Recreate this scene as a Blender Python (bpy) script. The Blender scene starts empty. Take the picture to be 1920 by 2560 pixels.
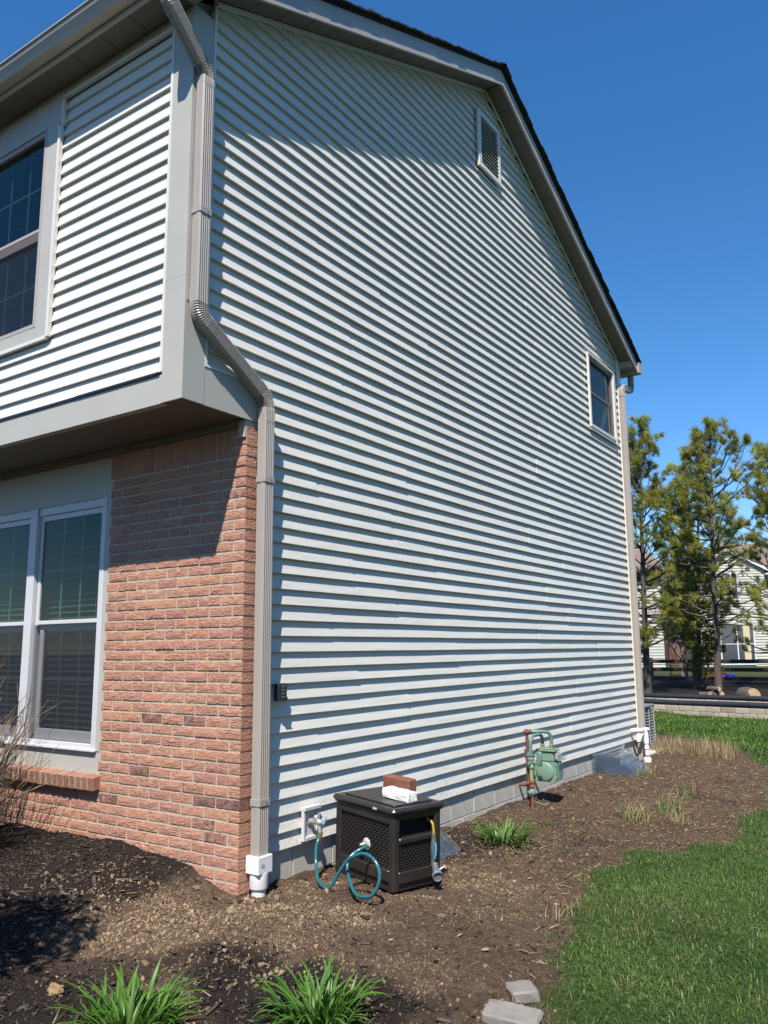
import bpy, bmesh, math, random
import numpy as np
from mathutils import Vector, Matrix, Euler

R = math.radians
SC = bpy.context.scene
COL = SC.collection

# ------------------------------------------------------------------ camera
cam_d = bpy.data.cameras.new('camera')
cam = bpy.data.objects.new('camera', cam_d)
COL.objects.link(cam)
_r = Vector((0.82607836, 0.563488, -0.00870715))
_u = Vector((0.10150257, -0.13357042, 0.98582766))
_f = Vector((-0.55433904, 0.81525469, 0.16753511))
m = Matrix.Identity(4)
for i in range(3):
    m[i][0], m[i][1], m[i][2] = _r[i], _u[i], -_f[i]
m.translation = Vector((3.5355, -3.6472, 1.6297))
cam.matrix_world = m
cam_d.sensor_fit = 'HORIZONTAL'
cam_d.sensor_width = 36.0
cam_d.lens = 36.0 * 2020.7 / 1920.0
cam_d.clip_start = 0.05
cam_d.clip_end = 2000.0
SC.camera = cam

# ------------------------------------------------------------------ world and sun
SUN_TO = Vector((0.263, -0.54, 0.846)).normalized()
EL = math.asin(SUN_TO.z)
world = bpy.data.worlds.new('World')
SC.world = world
world.use_nodes = True
wn = world.node_tree
wn.nodes.clear()
w_out = wn.nodes.new('ShaderNodeOutputWorld')
w_bg = wn.nodes.new('ShaderNodeBackground')
w_sky = wn.nodes.new('ShaderNodeTexSky')
w_sky.sky_type = 'NISHITA'
w_sky.sun_disc = False
w_sky.sun_elevation = EL
w_sky.sun_rotation = math.atan2(SUN_TO.x, SUN_TO.y)
w_sky.altitude = 200.0
w_sky.air_density = 1.0
w_sky.dust_density = 0.0
w_sky.ozone_density = 6.0
w_bg.inputs['Strength'].default_value = 0.11
w_hs = wn.nodes.new('ShaderNodeHueSaturation')
w_hs.inputs['Saturation'].default_value = 1.21
w_hs.inputs['Value'].default_value = 1.05
wn.links.new(w_sky.outputs[0], w_hs.inputs['Color'])
wn.links.new(w_hs.outputs[0], w_bg.inputs['Color'])
wn.links.new(w_bg.outputs[0], w_out.inputs['Surface'])

sun_d = bpy.data.lights.new('sun', 'SUN')
sun_d.energy = 5.0
sun_d.angle = R(0.53)
sun_d.color = (1.0, 0.945, 0.865)
sun = bpy.data.objects.new('sun', sun_d)
COL.objects.link(sun)
sun.rotation_euler = SUN_TO.to_track_quat('Z', 'Y').to_euler()
sun.location = SUN_TO * 60

SC.view_settings.view_transform = 'Standard'
SC.view_settings.look = 'None'
SC.view_settings.gamma = 1.0
SC.view_settings.exposure = 0.66
SC.view_settings.use_curve_mapping = False

# ------------------------------------------------------------------ helpers
def link(name, me, parent=None, label=None, cat=None, group=None, kind=None, mats=None):
    o = bpy.data.objects.new(name, me)
    COL.objects.link(o)
    if parent is not None:
        o.parent = parent
    tag(o, label, cat, group, kind)
    return o

def tag(o, label=None, cat=None, group=None, kind=None):
    if label: o['label'] = label
    if cat: o['category'] = cat
    if group: o['group'] = group
    if kind: o['kind'] = kind
    return o

def thing(name, loc, label, cat, group=None, rot=(0, 0, 0)):
    o = bpy.data.objects.new(name, None)
    COL.objects.link(o)
    o.empty_display_size = 0.1
    o.location = loc
    o.rotation_euler = rot
    return tag(o, label, cat, group)

def part(name, loc, parent, label=None):
    o = bpy.data.objects.new(name, None)
    COL.objects.link(o)
    o.parent = parent
    o.location = loc
    if label: o['label'] = label
    return o

ICO = {}
def ico(sub):
    if sub not in ICO:
        bm = bmesh.new()
        bmesh.ops.create_icosphere(bm, subdivisions=sub, radius=1.0)
        bm.verts.ensure_lookup_table()
        v = np.array([x.co[:] for x in bm.verts])
        f = np.array([[a.index for a in p.verts] for p in bm.faces])
        bm.free()
        ICO[sub] = (v, f)
    return ICO[sub]

class MB:
    """collects shapes, then becomes one mesh object"""
    def __init__(s):
        s.v = []; s.f = []; s.m = []
    def add(s, vs, fs, mi=0):
        b = len(s.v)
        s.v.extend([tuple(p) for p in vs])
        for f in fs:
            s.f.append(tuple(b + i for i in f)); s.m.append(mi)
        return s
    def box(s, x0, x1, y0, y1, z0, z1, mi=0, M=None, skip=()):
        vs = [(x0,y0,z0),(x1,y0,z0),(x1,y1,z0),(x0,y1,z0),(x0,y0,z1),(x1,y0,z1),(x1,y1,z1),(x0,y1,z1)]
        if M is not None: vs = [M @ Vector(p) for p in vs]
        fs = [(0,3,2,1),(4,5,6,7),(0,1,5,4),(1,2,6,5),(2,3,7,6),(3,0,4,7)]
        return s.add(vs, [f for i, f in enumerate(fs) if i not in skip], mi)
    def cbox(s, x0, x1, y0, y1, z0, z1, c=0.004, mi=0, M=None):
        """box with chamfered edges"""
        bm = bmesh.new()
        g = bmesh.ops.create_cube(bm, size=1.0)
        for v in bm.verts:
            v.co = Vector(((x0+x1)/2 + v.co.x*(x1-x0), (y0+y1)/2 + v.co.y*(y1-y0), (z0+z1)/2 + v.co.z*(z1-z0)))
        bmesh.ops.bevel(bm, geom=bm.edges[:], offset=c, segments=1, affect='EDGES')
        bm.verts.ensure_lookup_table()
        vs = [v.co.copy() for v in bm.verts]
        if M is not None: vs = [M @ p for p in vs]
        fs = [[v.index for v in f.verts] for f in bm.faces]
        bm.free()
        return s.add(vs, fs, mi)
    def prism(s, poly, axis, a, b, mi=0, M=None):
        """poly = 2D points in the two other axes (cyclic order), extruded along axis from a to b"""
        n = len(poly); vs = []
        for t in (a, b):
            for p, q in poly:
                vs.append({'x': (t, p, q), 'y': (p, t, q), 'z': (p, q, t)}[axis])
        if M is not None: vs = [M @ Vector(p) for p in vs]
        fs = [tuple(range(n)), tuple(range(2*n-1, n-1, -1))]
        fs += [((i+1) % n, i, n+i, n+(i+1) % n) for i in range(n)]
        return s.add(vs, fs, mi)
    def tube(s, pts, r, n=8, caps=True, mi=0, closed=False):
        pts = [Vector(p) for p in pts]
        N = len(pts)
        rs = r if hasattr(r, '__len__') else [r]*N
        vs = []; prev = None
        for i in range(N):
            if closed:
                d = pts[(i+1) % N] - pts[i-1]
            else:
                d = pts[min(i+1, N-1)] - pts[max(i-1, 0)]
            if d.length < 1e-9: d = Vector((0, 0, 1))
            d.normalize()
            if prev is None:
                a = Vector((0, 0, 1)) if abs(d.z) < 0.9 else Vector((1, 0, 0))
                x = d.cross(a).normalized()
            else:
                x = (prev - d*prev.dot(d))
                x = x.normalized() if x.length > 1e-6 else d.orthogonal().normalized()
            prev = x
            y = d.cross(x)
            for k in range(n):
                t = 2*math.pi*k/n
                vs.append(pts[i] + (x*math.cos(t) + y*math.sin(t))*rs[i])
        fs = []
        L = N if closed else N-1
        for i in range(L):
            j = (i+1) % N
            for k in range(n):
                k2 = (k+1) % n
                fs.append((i*n+k, i*n+k2, j*n+k2, j*n+k))
        if caps and not closed:
            fs.append(tuple(range(n-1, -1, -1)))
            fs.append(tuple((N-1)*n+k for k in range(n)))
        return s.add(vs, fs, mi)
    def lathe(s, prof, origin=(0,0,0), axis=(0,0,1), n=16, mi=0):
        """prof = [(radius, height)...] round an axis"""
        ax = Vector(axis).normalized()
        x = ax.orthogonal().normalized(); y = ax.cross(x); o = Vector(origin)
        vs = []
        for (r, h) in prof:
            for k in range(n):
                t = 2*math.pi*k/n
                vs.append(o + ax*h + (x*math.cos(t)+y*math.sin(t))*max(r, 1e-4))
        fs = []
        for i in range(len(prof)-1):
            for k in range(n):
                k2 = (k+1) % n
                fs.append((i*n+k, i*n+k2, (i+1)*n+k2, (i+1)*n+k))
        fs.append(tuple(range(n-1, -1, -1)))
        fs.append(tuple((len(prof)-1)*n+k for k in range(n)))
        return s.add(vs, fs, mi)
    def blob(s, c, r, sub=2, jit=0.1, rng=None, mi=0, scale=(1,1,1)):
        v, f = ico(sub)
        rng = rng or np.random.default_rng(1)
        k = 1 + jit*rng.standard_normal(len(v))
        v2 = v*k[:, None]*np.array(scale)*r + np.array(c)
        return s.add(v2, [tuple(int(i) for i in a) for a in f], mi)
    def mesh(s, name, mats, smooth=None):
        me = bpy.data.meshes.new(name)
        me.from_pydata([tuple(p) for p in s.v], [], s.f)
        for mt in (mats if isinstance(mats, (list, tuple)) else [mats]):
            me.materials.append(mt)
        if any(s.m):
            me.polygons.foreach_set('material_index', s.m)
        if smooth is not None:
            me.polygons.foreach_set('use_smooth', [True]*len(me.polygons))
            me.set_sharp_from_angle(angle=R(smooth))
        me.update()
        return me
    def build(s, name, mats, parent=None, smooth=None, label=None, cat=None, group=None, kind=None):
        return link(name, s.mesh(name, mats, smooth), parent, label, cat, group, kind)

def np_mesh(name, V, F, mat, C=None, smooth=False):
    """large meshes from numpy: V (n,3), F (m,k) all the same k, C (n,3) point colours"""
    me = bpy.data.meshes.new(name)
    V = np.ascontiguousarray(V, dtype=np.float32); F = np.ascontiguousarray(F, dtype=np.int32)
    k = F.shape[1]
    me.vertices.add(len(V)); me.vertices.foreach_set('co', V.ravel())
    me.loops.add(F.size); me.loops.foreach_set('vertex_index', F.ravel())
    me.polygons.add(len(F))
    me.polygons.foreach_set('loop_start', np.arange(0, F.size, k, dtype=np.int32))
    if smooth: me.polygons.foreach_set('use_smooth', np.ones(len(F), dtype=bool))
    if C is not None:
        a = me.color_attributes.new('Col', 'FLOAT_COLOR', 'POINT')
        c4 = np.ones((len(V), 4), dtype=np.float32); c4[:, :3] = C
        a.data.foreach_set('color', c4.ravel())
    me.materials.append(mat)
    me.update(calc_edges=True)
    me.validate()
    return me

# value noise in numpy
_perm = np.random.default_rng(7).random((256, 256))
def vnoise(x, y, s=1.0, o=0.0):
    x = np.asarray(x, float)/s + 37.3 + o; y = np.asarray(y, float)/s + 11.7 + o*1.7
    xi = np.floor(x).astype(int); yi = np.floor(y).astype(int)
    fx = x-xi; fy = y-yi
    fx = fx*fx*(3-2*fx); fy = fy*fy*(3-2*fy)
    g = lambda a, b: _perm[a & 255, b & 255]
    return (g(xi, yi)*(1-fx)+g(xi+1, yi)*fx)*(1-fy) + (g(xi, yi+1)*(1-fx)+g(xi+1, yi+1)*fx)*fy
def fbm(x, y, s=1.0, oct=4, o=0.0):
    a = 0; w = 1; t = 0
    for i in range(oct):
        a = a + w*vnoise(x, y, s/2**i, o+i*5.1); t += w; w *= .5
    return a/t

# ------------------------------------------------------------------ materials
class NT:
    def __init__(s, name):
        s.mat = bpy.data.materials.new(name); s.mat.use_nodes = True
        s.t = s.mat.node_tree; s.t.nodes.clear()
        s.out = s.n('ShaderNodeOutputMaterial')
    def n(s, ty, **kw):
        nd = s.t.nodes.new(ty)
        for k, v in kw.items():
            if hasattr(nd, k) and k not in nd.inputs: setattr(nd, k, v)
            else: s.set(nd, k, v)
        return nd
    def set(s, nd, k, v):
        if isinstance(v, bpy.types.NodeSocket): s.t.links.new(v, nd.inputs[k])
        else: nd.inputs[k].default_value = v
    def coord(s, which='Object', scale=None):
        c = s.n('ShaderNodeTexCoord').outputs[which]
        if scale is not None:
            mp = s.n('ShaderNodeMapping'); s.t.links.new(c, mp.inputs['Vector'])
            mp.inputs['Scale'].default_value = scale
            c = mp.outputs[0]
        return c
    def noise(s, vec, scale, detail=4, rough=0.55, dist=0.0):
        nd = s.n('ShaderNodeTexNoise')
        s.t.links.new(vec, nd.inputs['Vector'])
        nd.inputs['Scale'].default_value = scale; nd.inputs['Detail'].default_value = detail
        nd.inputs['Roughness'].default_value = rough; nd.inputs['Distortion'].default_value = dist
        return nd.outputs[0]
    def ramp(s, fac, stops):
        nd = s.n('ShaderNodeValToRGB'); s.t.links.new(fac, nd.inputs[0])
        el = nd.color_ramp.elements
        while len(el) < len(stops): el.new(0.5)
        for e, (p, c) in zip(el, stops):
            e.position = p; e.color = (c if len(c) == 4 else (*c, 1)) if hasattr(c, '__len__') else (c, c, c, 1)
        return nd.outputs[0]
    def mix(s, fac, a, b, mode='MIX'):
        nd = s.n('ShaderNodeMix'); nd.data_type = 'RGBA'; nd.blend_type = mode
        for sock, v in ((nd.inputs[0], fac), (nd.inputs[6], a), (nd.inputs[7], b)):
            if isinstance(v, bpy.types.NodeSocket): s.t.links.new(v, sock)
            elif hasattr(v, '__len__'): sock.default_value = (*v, 1) if len(v) == 3 else v
            else: sock.default_value = v
        return nd.outputs[2]
    def math(s, op, a, b=0.0):
        nd = s.n('ShaderNodeMath'); nd.operation = op
        for sock, v in ((nd.inputs[0], a), (nd.inputs[1], b)):
            if isinstance(v, bpy.types.NodeSocket): s.t.links.new(v, sock)
            else: sock.default_value = v
        return nd.outputs[0]
    def bump(s, h, strength=0.3, dist=0.01, normal=None):
        nd = s.n('ShaderNodeBump'); s.t.links.new(h, nd.inputs['Height'])
        nd.inputs['Strength'].default_value = strength; nd.inputs['Distance'].default_value = dist
        if normal is not None: s.t.links.new(normal, nd.inputs['Normal'])
        return nd.outputs[0]
    def bsdf(s, color, rough=0.6, spec=0.4, metal=0.0, normal=None, **kw):
        nd = s.n('ShaderNodeBsdfPrincipled')
        for k, v in (('Base Color', color), ('Roughness', rough), ('Specular IOR Level', spec), ('Metallic', metal)):
            if isinstance(v, bpy.types.NodeSocket): s.t.links.new(v, nd.inputs[k])
            elif hasattr(v, '__len__'): nd.inputs[k].default_value = (*v, 1) if len(v) == 3 else v
            else: nd.inputs[k].default_value = v
        if normal is not None: s.t.links.new(normal, nd.inputs['Normal'])
        for k, v in kw.items():
            nd.inputs[k].default_value = v
        s.t.links.new(nd.outputs[0], s.out.inputs['Surface'])
        return nd

def simple(name, col, rough=0.55, spec=0.4, var=0.12, scale=6.0, bump=0.0, bscale=60.0, metal=0.0, dirt=0.0, dirtcol=(.12,.10,.08), objvar=0.0, bdist=0.003):
    """painted / moulded surface with slight tone variation, optional dirt and fine relief"""
    t = NT(name)
    co = t.coord('Object')
    nz = t.noise(co, scale, 5, 0.6)
    k = t.ramp(nz, [(0.3, 1-var), (0.7, 1+var*0.4)])
    c = t.mix(1.0, col, k, 'MULTIPLY')
    if objvar:
        oi = t.n('ShaderNodeObjectInfo').outputs['Random']
        kk = t.ramp(oi, [(0, 1-objvar), (1, 1+objvar*.5)])
        c = t.mix(1.0, c, kk, 'MULTIPLY')
    if dirt:
        dn = t.noise(co, 2.3, 7, 0.72)
        df = t.ramp(dn, [(0.52, 0.0), (0.78, dirt)])
        c = t.mix(df, c, dirtcol)
    nrm = None
    if bump:
        nrm = t.bump(t.noise(co, bscale, 4, 0.6), bump, bdist)
    t.bsdf(c, rough, spec, metal, nrm)
    return t.mat

M = {}
M['trim'] = simple('trim_paint', (.405,.392,.352), .5, .35, .06, 3, .08, 90, dirt=.08)
M['cream'] = simple('cream_vinyl', (.63,.615,.56), .42, .4, .04, 3)
M['white'] = simple('white_vinyl', (.53,.53,.54), .35, .4, .04, 4, dirt=.05)
M['spout'] = simple('downspout_paint', (.345,.308,.272), .33, .55, .05, 3, dirt=.06)
M['gutter'] = simple('gutter_paint', (.385,.36,.32), .4, .45, .06, 3, dirt=.1)
M['soffit'] = simple('soffit_vinyl', (.15,.13,.105), .6, .3, .06, 4, dirt=.12)  # darker than the trim grey; shade under the overhangs put into the colour
M['shingle'] = simple('asphalt_shingle', (.035,.034,.034), .95, .2, .4, 60, .6, 300, objvar=.25)
M['dark'] = simple('dark_interior', (.012,.014,.016), .8, .2, .1)
M['blind'] = simple('window_blind', (.17,.19,.185), .6, .3, .05)
M['grille'] = simple('window_grille', (.22,.25,.235), .5, .3, .05)
M['screw'] = simple('screw_metal', (.25,.24,.23), .4, .5, .1, metal=.7)
M['pvc'] = simple('pvc_white', (.70,.70,.70), .3, .45, .04, 5, dirt=.18, dirtcol=(.45,.40,.33))
M['concrete'] = simple('concrete', (.50,.475,.42), .9, .2, .16, 9, .3, 120, dirt=.25, dirtcol=(.25,.23,.2), objvar=.08)
M['mortar'] = simple('mortar', (.46,.405,.315), .95, .15, .18, 20, .8, 160, bdist=.006)
M['sidewall'] = simple('wall_sheathing', (.3,.29,.27), .9, .2, .05)

def siding_mat(name='vinyl_siding', col=(.63,.612,.555)):
    t = NT(name)
    co = t.coord('Object')
    g = t.noise(t.coord('Object', (55, 1.6, 55)), 1.0, 6, .65)          # faint wood grain along the board
    w = t.noise(t.coord('Object', (.9, .9, .9)), 1.0, 3, .5)
    c = t.mix(1.0, col, t.ramp(w, [(.3, .94), (.7, 1.0)]), 'MULTIPLY')
    oi = t.n('ShaderNodeObjectInfo').outputs['Random']
    c = t.mix(1.0, c, t.ramp(oi, [(0, .965), (1, 1.0)]), 'MULTIPLY')
    sp = t.n('ShaderNodeSeparateXYZ'); t.t.links.new(co, sp.inputs[0])
    low = t.ramp(sp.outputs[2], [(.40, .75), (.62, .18), (.95, 0)])              # mud splashed up from the bed
    spl = t.math('MULTIPLY', low, t.ramp(t.noise(co, 42, 6, .75), [(.52, 0), (.66, 1)]))
    c = t.mix(spl, c, (.20,.155,.11))
    st = t.noise(co, 3.1, 8, .75)
    c = t.mix(t.ramp(st, [(.62, 0), (.85, .22)]), c, (.42,.41,.35))
    wv = t.noise(t.coord('Object', (1, 2.2, 14)), 1.0, 2, .5)
    n1 = t.bump(wv, .25, .02)
    n2 = t.bump(g, .12, .002, n1)
    t.bsdf(c, .42, .35, 0, n2)
    return t.mat
M['siding'] = siding_mat()

def brick_mat(name, base=(.46,.255,.18), alt=(.39,.195,.135), relief=1.0):
    t = NT(name)
    co = t.coord('Object')
    oi = t.n('ShaderNodeObjectInfo')
    rnd = oi.outputs['Random']
    # shift the pattern per brick
    sh = t.n('ShaderNodeVectorMath'); sh.operation = 'MULTIPLY_ADD'
    cx = t.n('ShaderNodeCombineXYZ'); 
    for k in 'XYZ': t.t.links.new(rnd, cx.inputs[k])
    t.t.links.new(cx.outputs[0], sh.inputs[0]); sh.inputs[1].default_value = (37, 91, 53)
    t.t.links.new(co, sh.inputs[2])
    v = sh.outputs[0]
    body = t.mix(t.noise(v, 18, 5, .6), base, alt)
    hue = t.ramp(rnd, [(0, (.94,.89,.88)), (.25, (1.0,.96,.94)), (.5, (1.04,1.02,1.0)), (.72, (1.06,1.0,.88)), (.86, (.99,.94,.93)), (.97, (.86,.80,.84)), (1.0, (.55,.50,.54))])
    body = t.mix(1.0, body, hue, 'MULTIPLY')
    pale = t.ramp(t.noise(v, 26, 4, .6), [(.55, 0), (.75, .45)])
    body = t.mix(pale, body, (.52,.37,.29))
    # dark burnt flashes only on some bricks
    fl = t.math('MULTIPLY', t.ramp(t.noise(v, 14, 4, .7), [(.5, 0), (.58, 1)]), t.ramp(rnd, [(.96, 0), (.97, .75)]))
    body = t.mix(fl, body, (.075,.055,.055))
    warp = t.noise(t.t.nodes[-1].outputs[0] if False else v, 9, 3, .6)
    # wavy split relief: stretched, warped noise ridges
    mp = t.n('ShaderNodeMapping'); t.t.links.new(v, mp.inputs['Vector']); mp.inputs['Scale'].default_value = (16, 16, 46)
    rid = t.n('ShaderNodeTexNoise'); t.t.links.new(mp.outputs[0], rid.inputs['Vector'])
    rid.inputs['Scale'].default_value = 1.0; rid.inputs['Detail'].default_value = 3; rid.inputs['Distortion'].default_value = 1.9
    h = t.ramp(rid.outputs[0], [(.30, 0), (.44, .55), (.50, .62), (.53, .95), (.75, 1.0)])
    f = t.noise(v, 240, 3, .6)
    n1 = t.bump(h, .85*relief, .010)
    _bn = n1.node; t.t.links.new(t.math('MULTIPLY', t.ramp(rnd, [(0, .35), (.13, 1), (.3, .55), (.42, 1), (.6, .4), (.8, .95), (1, .5)]), .95*relief), _bn.inputs['Strength'])
    n2 = t.bump(f, .35, .002, n1)
    t.bsdf(body, .9, .2, 0, n2)
    return t.mat
M['brick'] = brick_mat('face_brick')
M['brick_plain'] = brick_mat('sill_brick_clay', (.33,.17,.12), (.27,.13,.095), .35)

def glass_mat(name, tint=(.75,.82,.84), rough=0.0, ior=1.5, gcol=(1, 1, 1)):
    t = NT(name)
    tr = t.n('ShaderNodeBsdfTransparent'); tr.inputs[0].default_value = (*tint, 1)
    gl = t.n('ShaderNodeBsdfGlossy'); gl.inputs['Roughness'].default_value = rough
    gl.inputs[0].default_value = (*gcol, 1)
    fr = t.n('ShaderNodeFresnel')
    gb = t.n('ShaderNodeNewGeometry').outputs['Backfacing']
    t.t.links.new(t.math('ADD', t.math('MULTIPLY', gb, 1/ior-ior), ior), fr.inputs['IOR'])
    co = t.coord('Object')
    nb = t.bump(t.noise(co, 1.3, 2, .5), .06, .01)
    t.t.links.new(nb, gl.inputs['Normal'])
    mx = t.n('ShaderNodeMixShader')
    t.t.links.new(fr.outputs[0], mx.inputs[0]); t.t.links.new(tr.outputs[0], mx.inputs[1]); t.t.links.new(gl.outputs[0], mx.inputs[2])
    t.t.links.new(mx.outputs[0], t.out.inputs['Surface'])
    return t.mat
M['glass'] = glass_mat('window_glass', (.66,.76,.76), 0.0, 1.36, (.80,.80,.72))
M['clear_plastic'] = glass_mat('clear_plastic', (.86,.90,.92), .04, 1.6)
_t = M['clear_plastic'].node_tree
_o = [n for n in _t.nodes if n.type == 'OUTPUT_MATERIAL'][0]; _m0 = _o.inputs['Surface'].links[0].from_socket
_d = _t.nodes.new('ShaderNodeBsdfDiffuse'); _d.inputs[0].default_value = (.55,.62,.70,1)
_mx = _t.nodes.new('ShaderNodeMixShader'); _mx.inputs[0].default_value = .035
_t.links.new(_m0, _mx.inputs[1]); _t.links.new(_d.outputs[0], _mx.inputs[2]); _t.links.new(_mx.outputs[0], _o.inputs['Surface'])

def screen_mat(cover=.25):
    t = NT('insect_screen')
    tr = t.n('ShaderNodeBsdfTransparent')
    df = t.n('ShaderNodeBsdfDiffuse'); df.inputs[0].default_value = (.06,.06,.07,1)
    mx = t.n('ShaderNodeMixShader'); mx.inputs[0].default_value = cover
    t.t.links.new(tr.outputs[0], mx.inputs[1]); t.t.links.new(df.outputs[0], mx.inputs[2])
    t.t.links.new(mx.outputs[0], t.out.inputs['Surface'])
    return t.mat
M['screen'] = screen_mat()
M['screen_fine'] = screen_mat(.09)

def attr_mat(name, rough=.8, spec=.2, bump=0, bscale=200, transl=0.0, var=.25, vscale=40):
    t = NT(name)
    a = t.n('ShaderNodeAttribute'); a.attribute_name = 'Col'
    co = t.coord('Object')
    c = t.mix(1.0, a.outputs['Color'], t.ramp(t.noise(co, vscale, 4, .6), [(.3, 1-var), (.7, 1+var*.5)]), 'MULTIPLY')
    nrm = t.bump(t.noise(co, bscale, 4, .6), bump, .004) if bump else None
    b = t.bsdf(c, rough, spec, 0, nrm)
    if transl:
        tl = t.n('ShaderNodeBsdfTranslucent'); t.t.links.new(c, tl.inputs[0])
        mx = t.n('ShaderNodeMixShader'); mx.inputs[0].default_value = transl
        t.t.links.new(b.outputs[0], mx.inputs[1]); t.t.links.new(tl.outputs[0], mx.inputs[2])
        t.t.links.new(mx.outputs[0], t.out.inputs['Surface'])
    return t.mat
M['clod'] = attr_mat('soil_clod', .97, .1, .6, 180)
M['chip'] = attr_mat('mulch_chip', .85, .25, .3, 150)
M['grass'] = attr_mat('grass_blade', .5, .35, 0, 1, .28, .2, 3)
M['leaf'] = attr_mat('strap_leaf', .42, .4, .05, 90, .3, .15, 12)
M['needle'] = attr_mat('pine_needle', .55, .3, 0, 1, .25, .25, 1.2)
M['twig'] = attr_mat('twig_bark', .85, .2, .3, 120)
M['bark'] = simple('pine_bark', (.115,.095,.08), .95, .15, .4, 14, .9, 40, bdist=.02)
# ------------------------------------------------------------------ ground
EDGE_Y = np.array([-30,-4,-1.5,-.27,.11,.41,.71,1.05,1.43,1.84,2.38,2.75,2.92,3.3,3.8,4.34,5.5,6.8,8.43,8.93,9.6,10.24,10.57,10.93,11.4,12])
EDGE_X = np.array([4.0,3.1,2.45,2.06,1.92,1.76,1.69,1.60,1.62,1.48,1.37,1.40,1.72,1.90,1.94,1.90,1.93,1.82,1.46,1.14,.80,.45,-.1,-.73,-3,-30])
def edge_dist(x, y):
    """positive inside the lawn, in metres along x"""
    e = np.interp(y, EDGE_Y, EDGE_X)
    return x - e + (fbm(x, y, .45, 3, 3.0)-.5)*.34 + (fbm(x, y, .10, 2, 9.0)-.5)*.16

def zbase(x, y):
    x = np.asarray(x, float); y = np.asarray(y, float)
    zw = np.interp(y, [-30,-3,0,.4,.9,2.4,3,5,5.8,7.3,8.5,10,14.4,14.8,15.05,15.3,15.6,20,40,80,400], [.0,.17,.215,.2,.19,.172,.162,.164,.158,.142,.125,.13,.15,.155,.33,.40,.50,.50,.55,.6,.6])
    z = zw - .045*np.clip(x, 0, 3.2)*np.clip((11-y)/4, 0, 1)
    zf = np.interp(-x, [0,.17,.38,.53,.73,.9,1.03,1.28,2.4,6,20], [0,.035,.115,.135,.165,.185,.195,.172,.155,.13,.0])
    z = z + zf*np.where(y < 0, np.exp(np.minimum(y, 0)/1.25), 1.0)*np.clip(1-np.maximum(y, 0)*8, 0, 1)
    return z
def zg(x, y):
    x = np.asarray(x, float); y = np.asarray(y, float)
    z = zbase(x, y)
    near = np.clip((16-y)/6, 0, 1)*np.clip((8-np.abs(x))/3, 0, 1)
    d = edge_dist(x, y)
    bed = np.clip(.5 - d/.12, 0, 1)
    z = z + near*((fbm(x, y, .9, 3, 1)-.5)*.05 + bed*((fbm(x, y, .22, 3, 2)-.5)*.05 + (fbm(x, y, .07, 3, 4)-.5)*.026))
    z = z + near*(1-bed)*.012
    # hollow where the meter pipe was dug, small heap in front of the far well cover
    z = z - .05*np.exp(-(((x-.33)/.16)**2+((y-4.0)/.22)**2)) + .05*np.exp(-(((x-.26)/.13)**2+((y-5.55)/.3)**2))
    # sunken wells under the clear covers
    for (y0, y1, d) in ((6.0, 6.88, .30), (1.32, 1.92, .36)):
        z = z - .28*np.clip((x-.02)*25, 0, 1)*np.clip((d-x)*18, 0, 1)*np.clip((y-y0)*14, 0, 1)*np.clip((y1-y)*14, 0, 1)
    return z
def zg1(x, y): return float(zg(np.array([x]), np.array([y]))[0])

def axis(lo, hi, step, far, grow=1.22):
    a = list(np.arange(lo, hi+step/2, step)); s = step
    up = []; p = a[-1]
    while p < far: s = min(s*grow, 40); p += s; up.append(p)
    s = step; dn = []; p = a[0]
    while p > -far: s = min(s*grow, 40); p -= s; dn.append(p)
    return np.array(dn[::-1] + a + up)
gx = axis(-2.6, 3.0, .022, 420); gy = axis(-1.9, 6.5, .024, 420, 1.035)
GX, GY = np.meshgrid(gx, gy)
GZ = zg(GX, GY)
V = np.stack([GX.ravel(), GY.ravel(), GZ.ravel()], 1)
nx, ny = len(gx), len(gy)
idx = np.arange(nx*ny).reshape(ny, nx)
F = np.stack([idx[:-1, :-1].ravel(), idx[:-1, 1:].ravel(), idx[1:, 1:].ravel(), idx[1:, :-1].ravel()], 1)
fx, fy = V[:, 0], V[:, 1]
def mulch_mask(x, y):
    m1 = np.clip((-.05 - x - .15*(y+.6))*3.0, 0, 1)*np.clip(1.2-np.abs(y+.4)*.35, 0, 1)      # heap along the brick
    m2 = np.clip(1.15-np.hypot((x-1.02)/.85, (y+.72)/.42), 0, 1)*1.6                           # dark patch between the two lilies
    m3 = np.clip(1.1-np.hypot((x-.25)/.45, (y-2.0)/.8), 0, 1)                                  # dark chips by the foundation
    m4 = np.clip((-y-.85)*1.5, 0, 1)*np.clip((1.3-x), 0, 1)
    for (y0, y1, d) in ((6.0, 6.88, .30), (1.32, 1.92, .36)):
        m4 = np.maximum(m4, 2.2*(x > 0)*(x < d+.03)*(y > y0-.03)*(y < y1+.03))
    m = np.maximum.reduce([m1, m2, m3, m4])
    return np.clip((m + (fbm(x, y, .3, 4, 21)-.5)*1.1)*1.4 - .9*clay_mask(x, y), 0, 1)
def clay_mask(x, y):
    c = np.maximum.reduce([1.35-np.hypot((x+.05)/.72, (y+.62)/.50), 1.1-np.hypot((x-.55)/.5, (y+.75)/.45), 1.1-np.hypot((x-.35)/.75, (y-.1)/.6), .75-np.hypot((x-1.3)/.6, (y+.3)/.5), .65-np.hypot((x-1.0)/1.0, (y-1.0)/1.0)])
    return np.clip((c*.9 + (fbm(x, y, .25, 4, 31)-.5)*1.6), 0, 1)
lawn = np.clip(.5 + edge_dist(fx, fy)/.10, 0, 1)
shade_bed = np.clip((fy-14.9)*3, 0, 1)*np.clip((34-fy)/6, 0, 1)       # bark litter under the pines
Cg = np.stack([lawn*(1-shade_bed), mulch_mask(fx, fy)*(fy < 7) + shade_bed, clay_mask(fx, fy)*(fy < 4)], 1)
t = NT('ground_soil')
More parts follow.
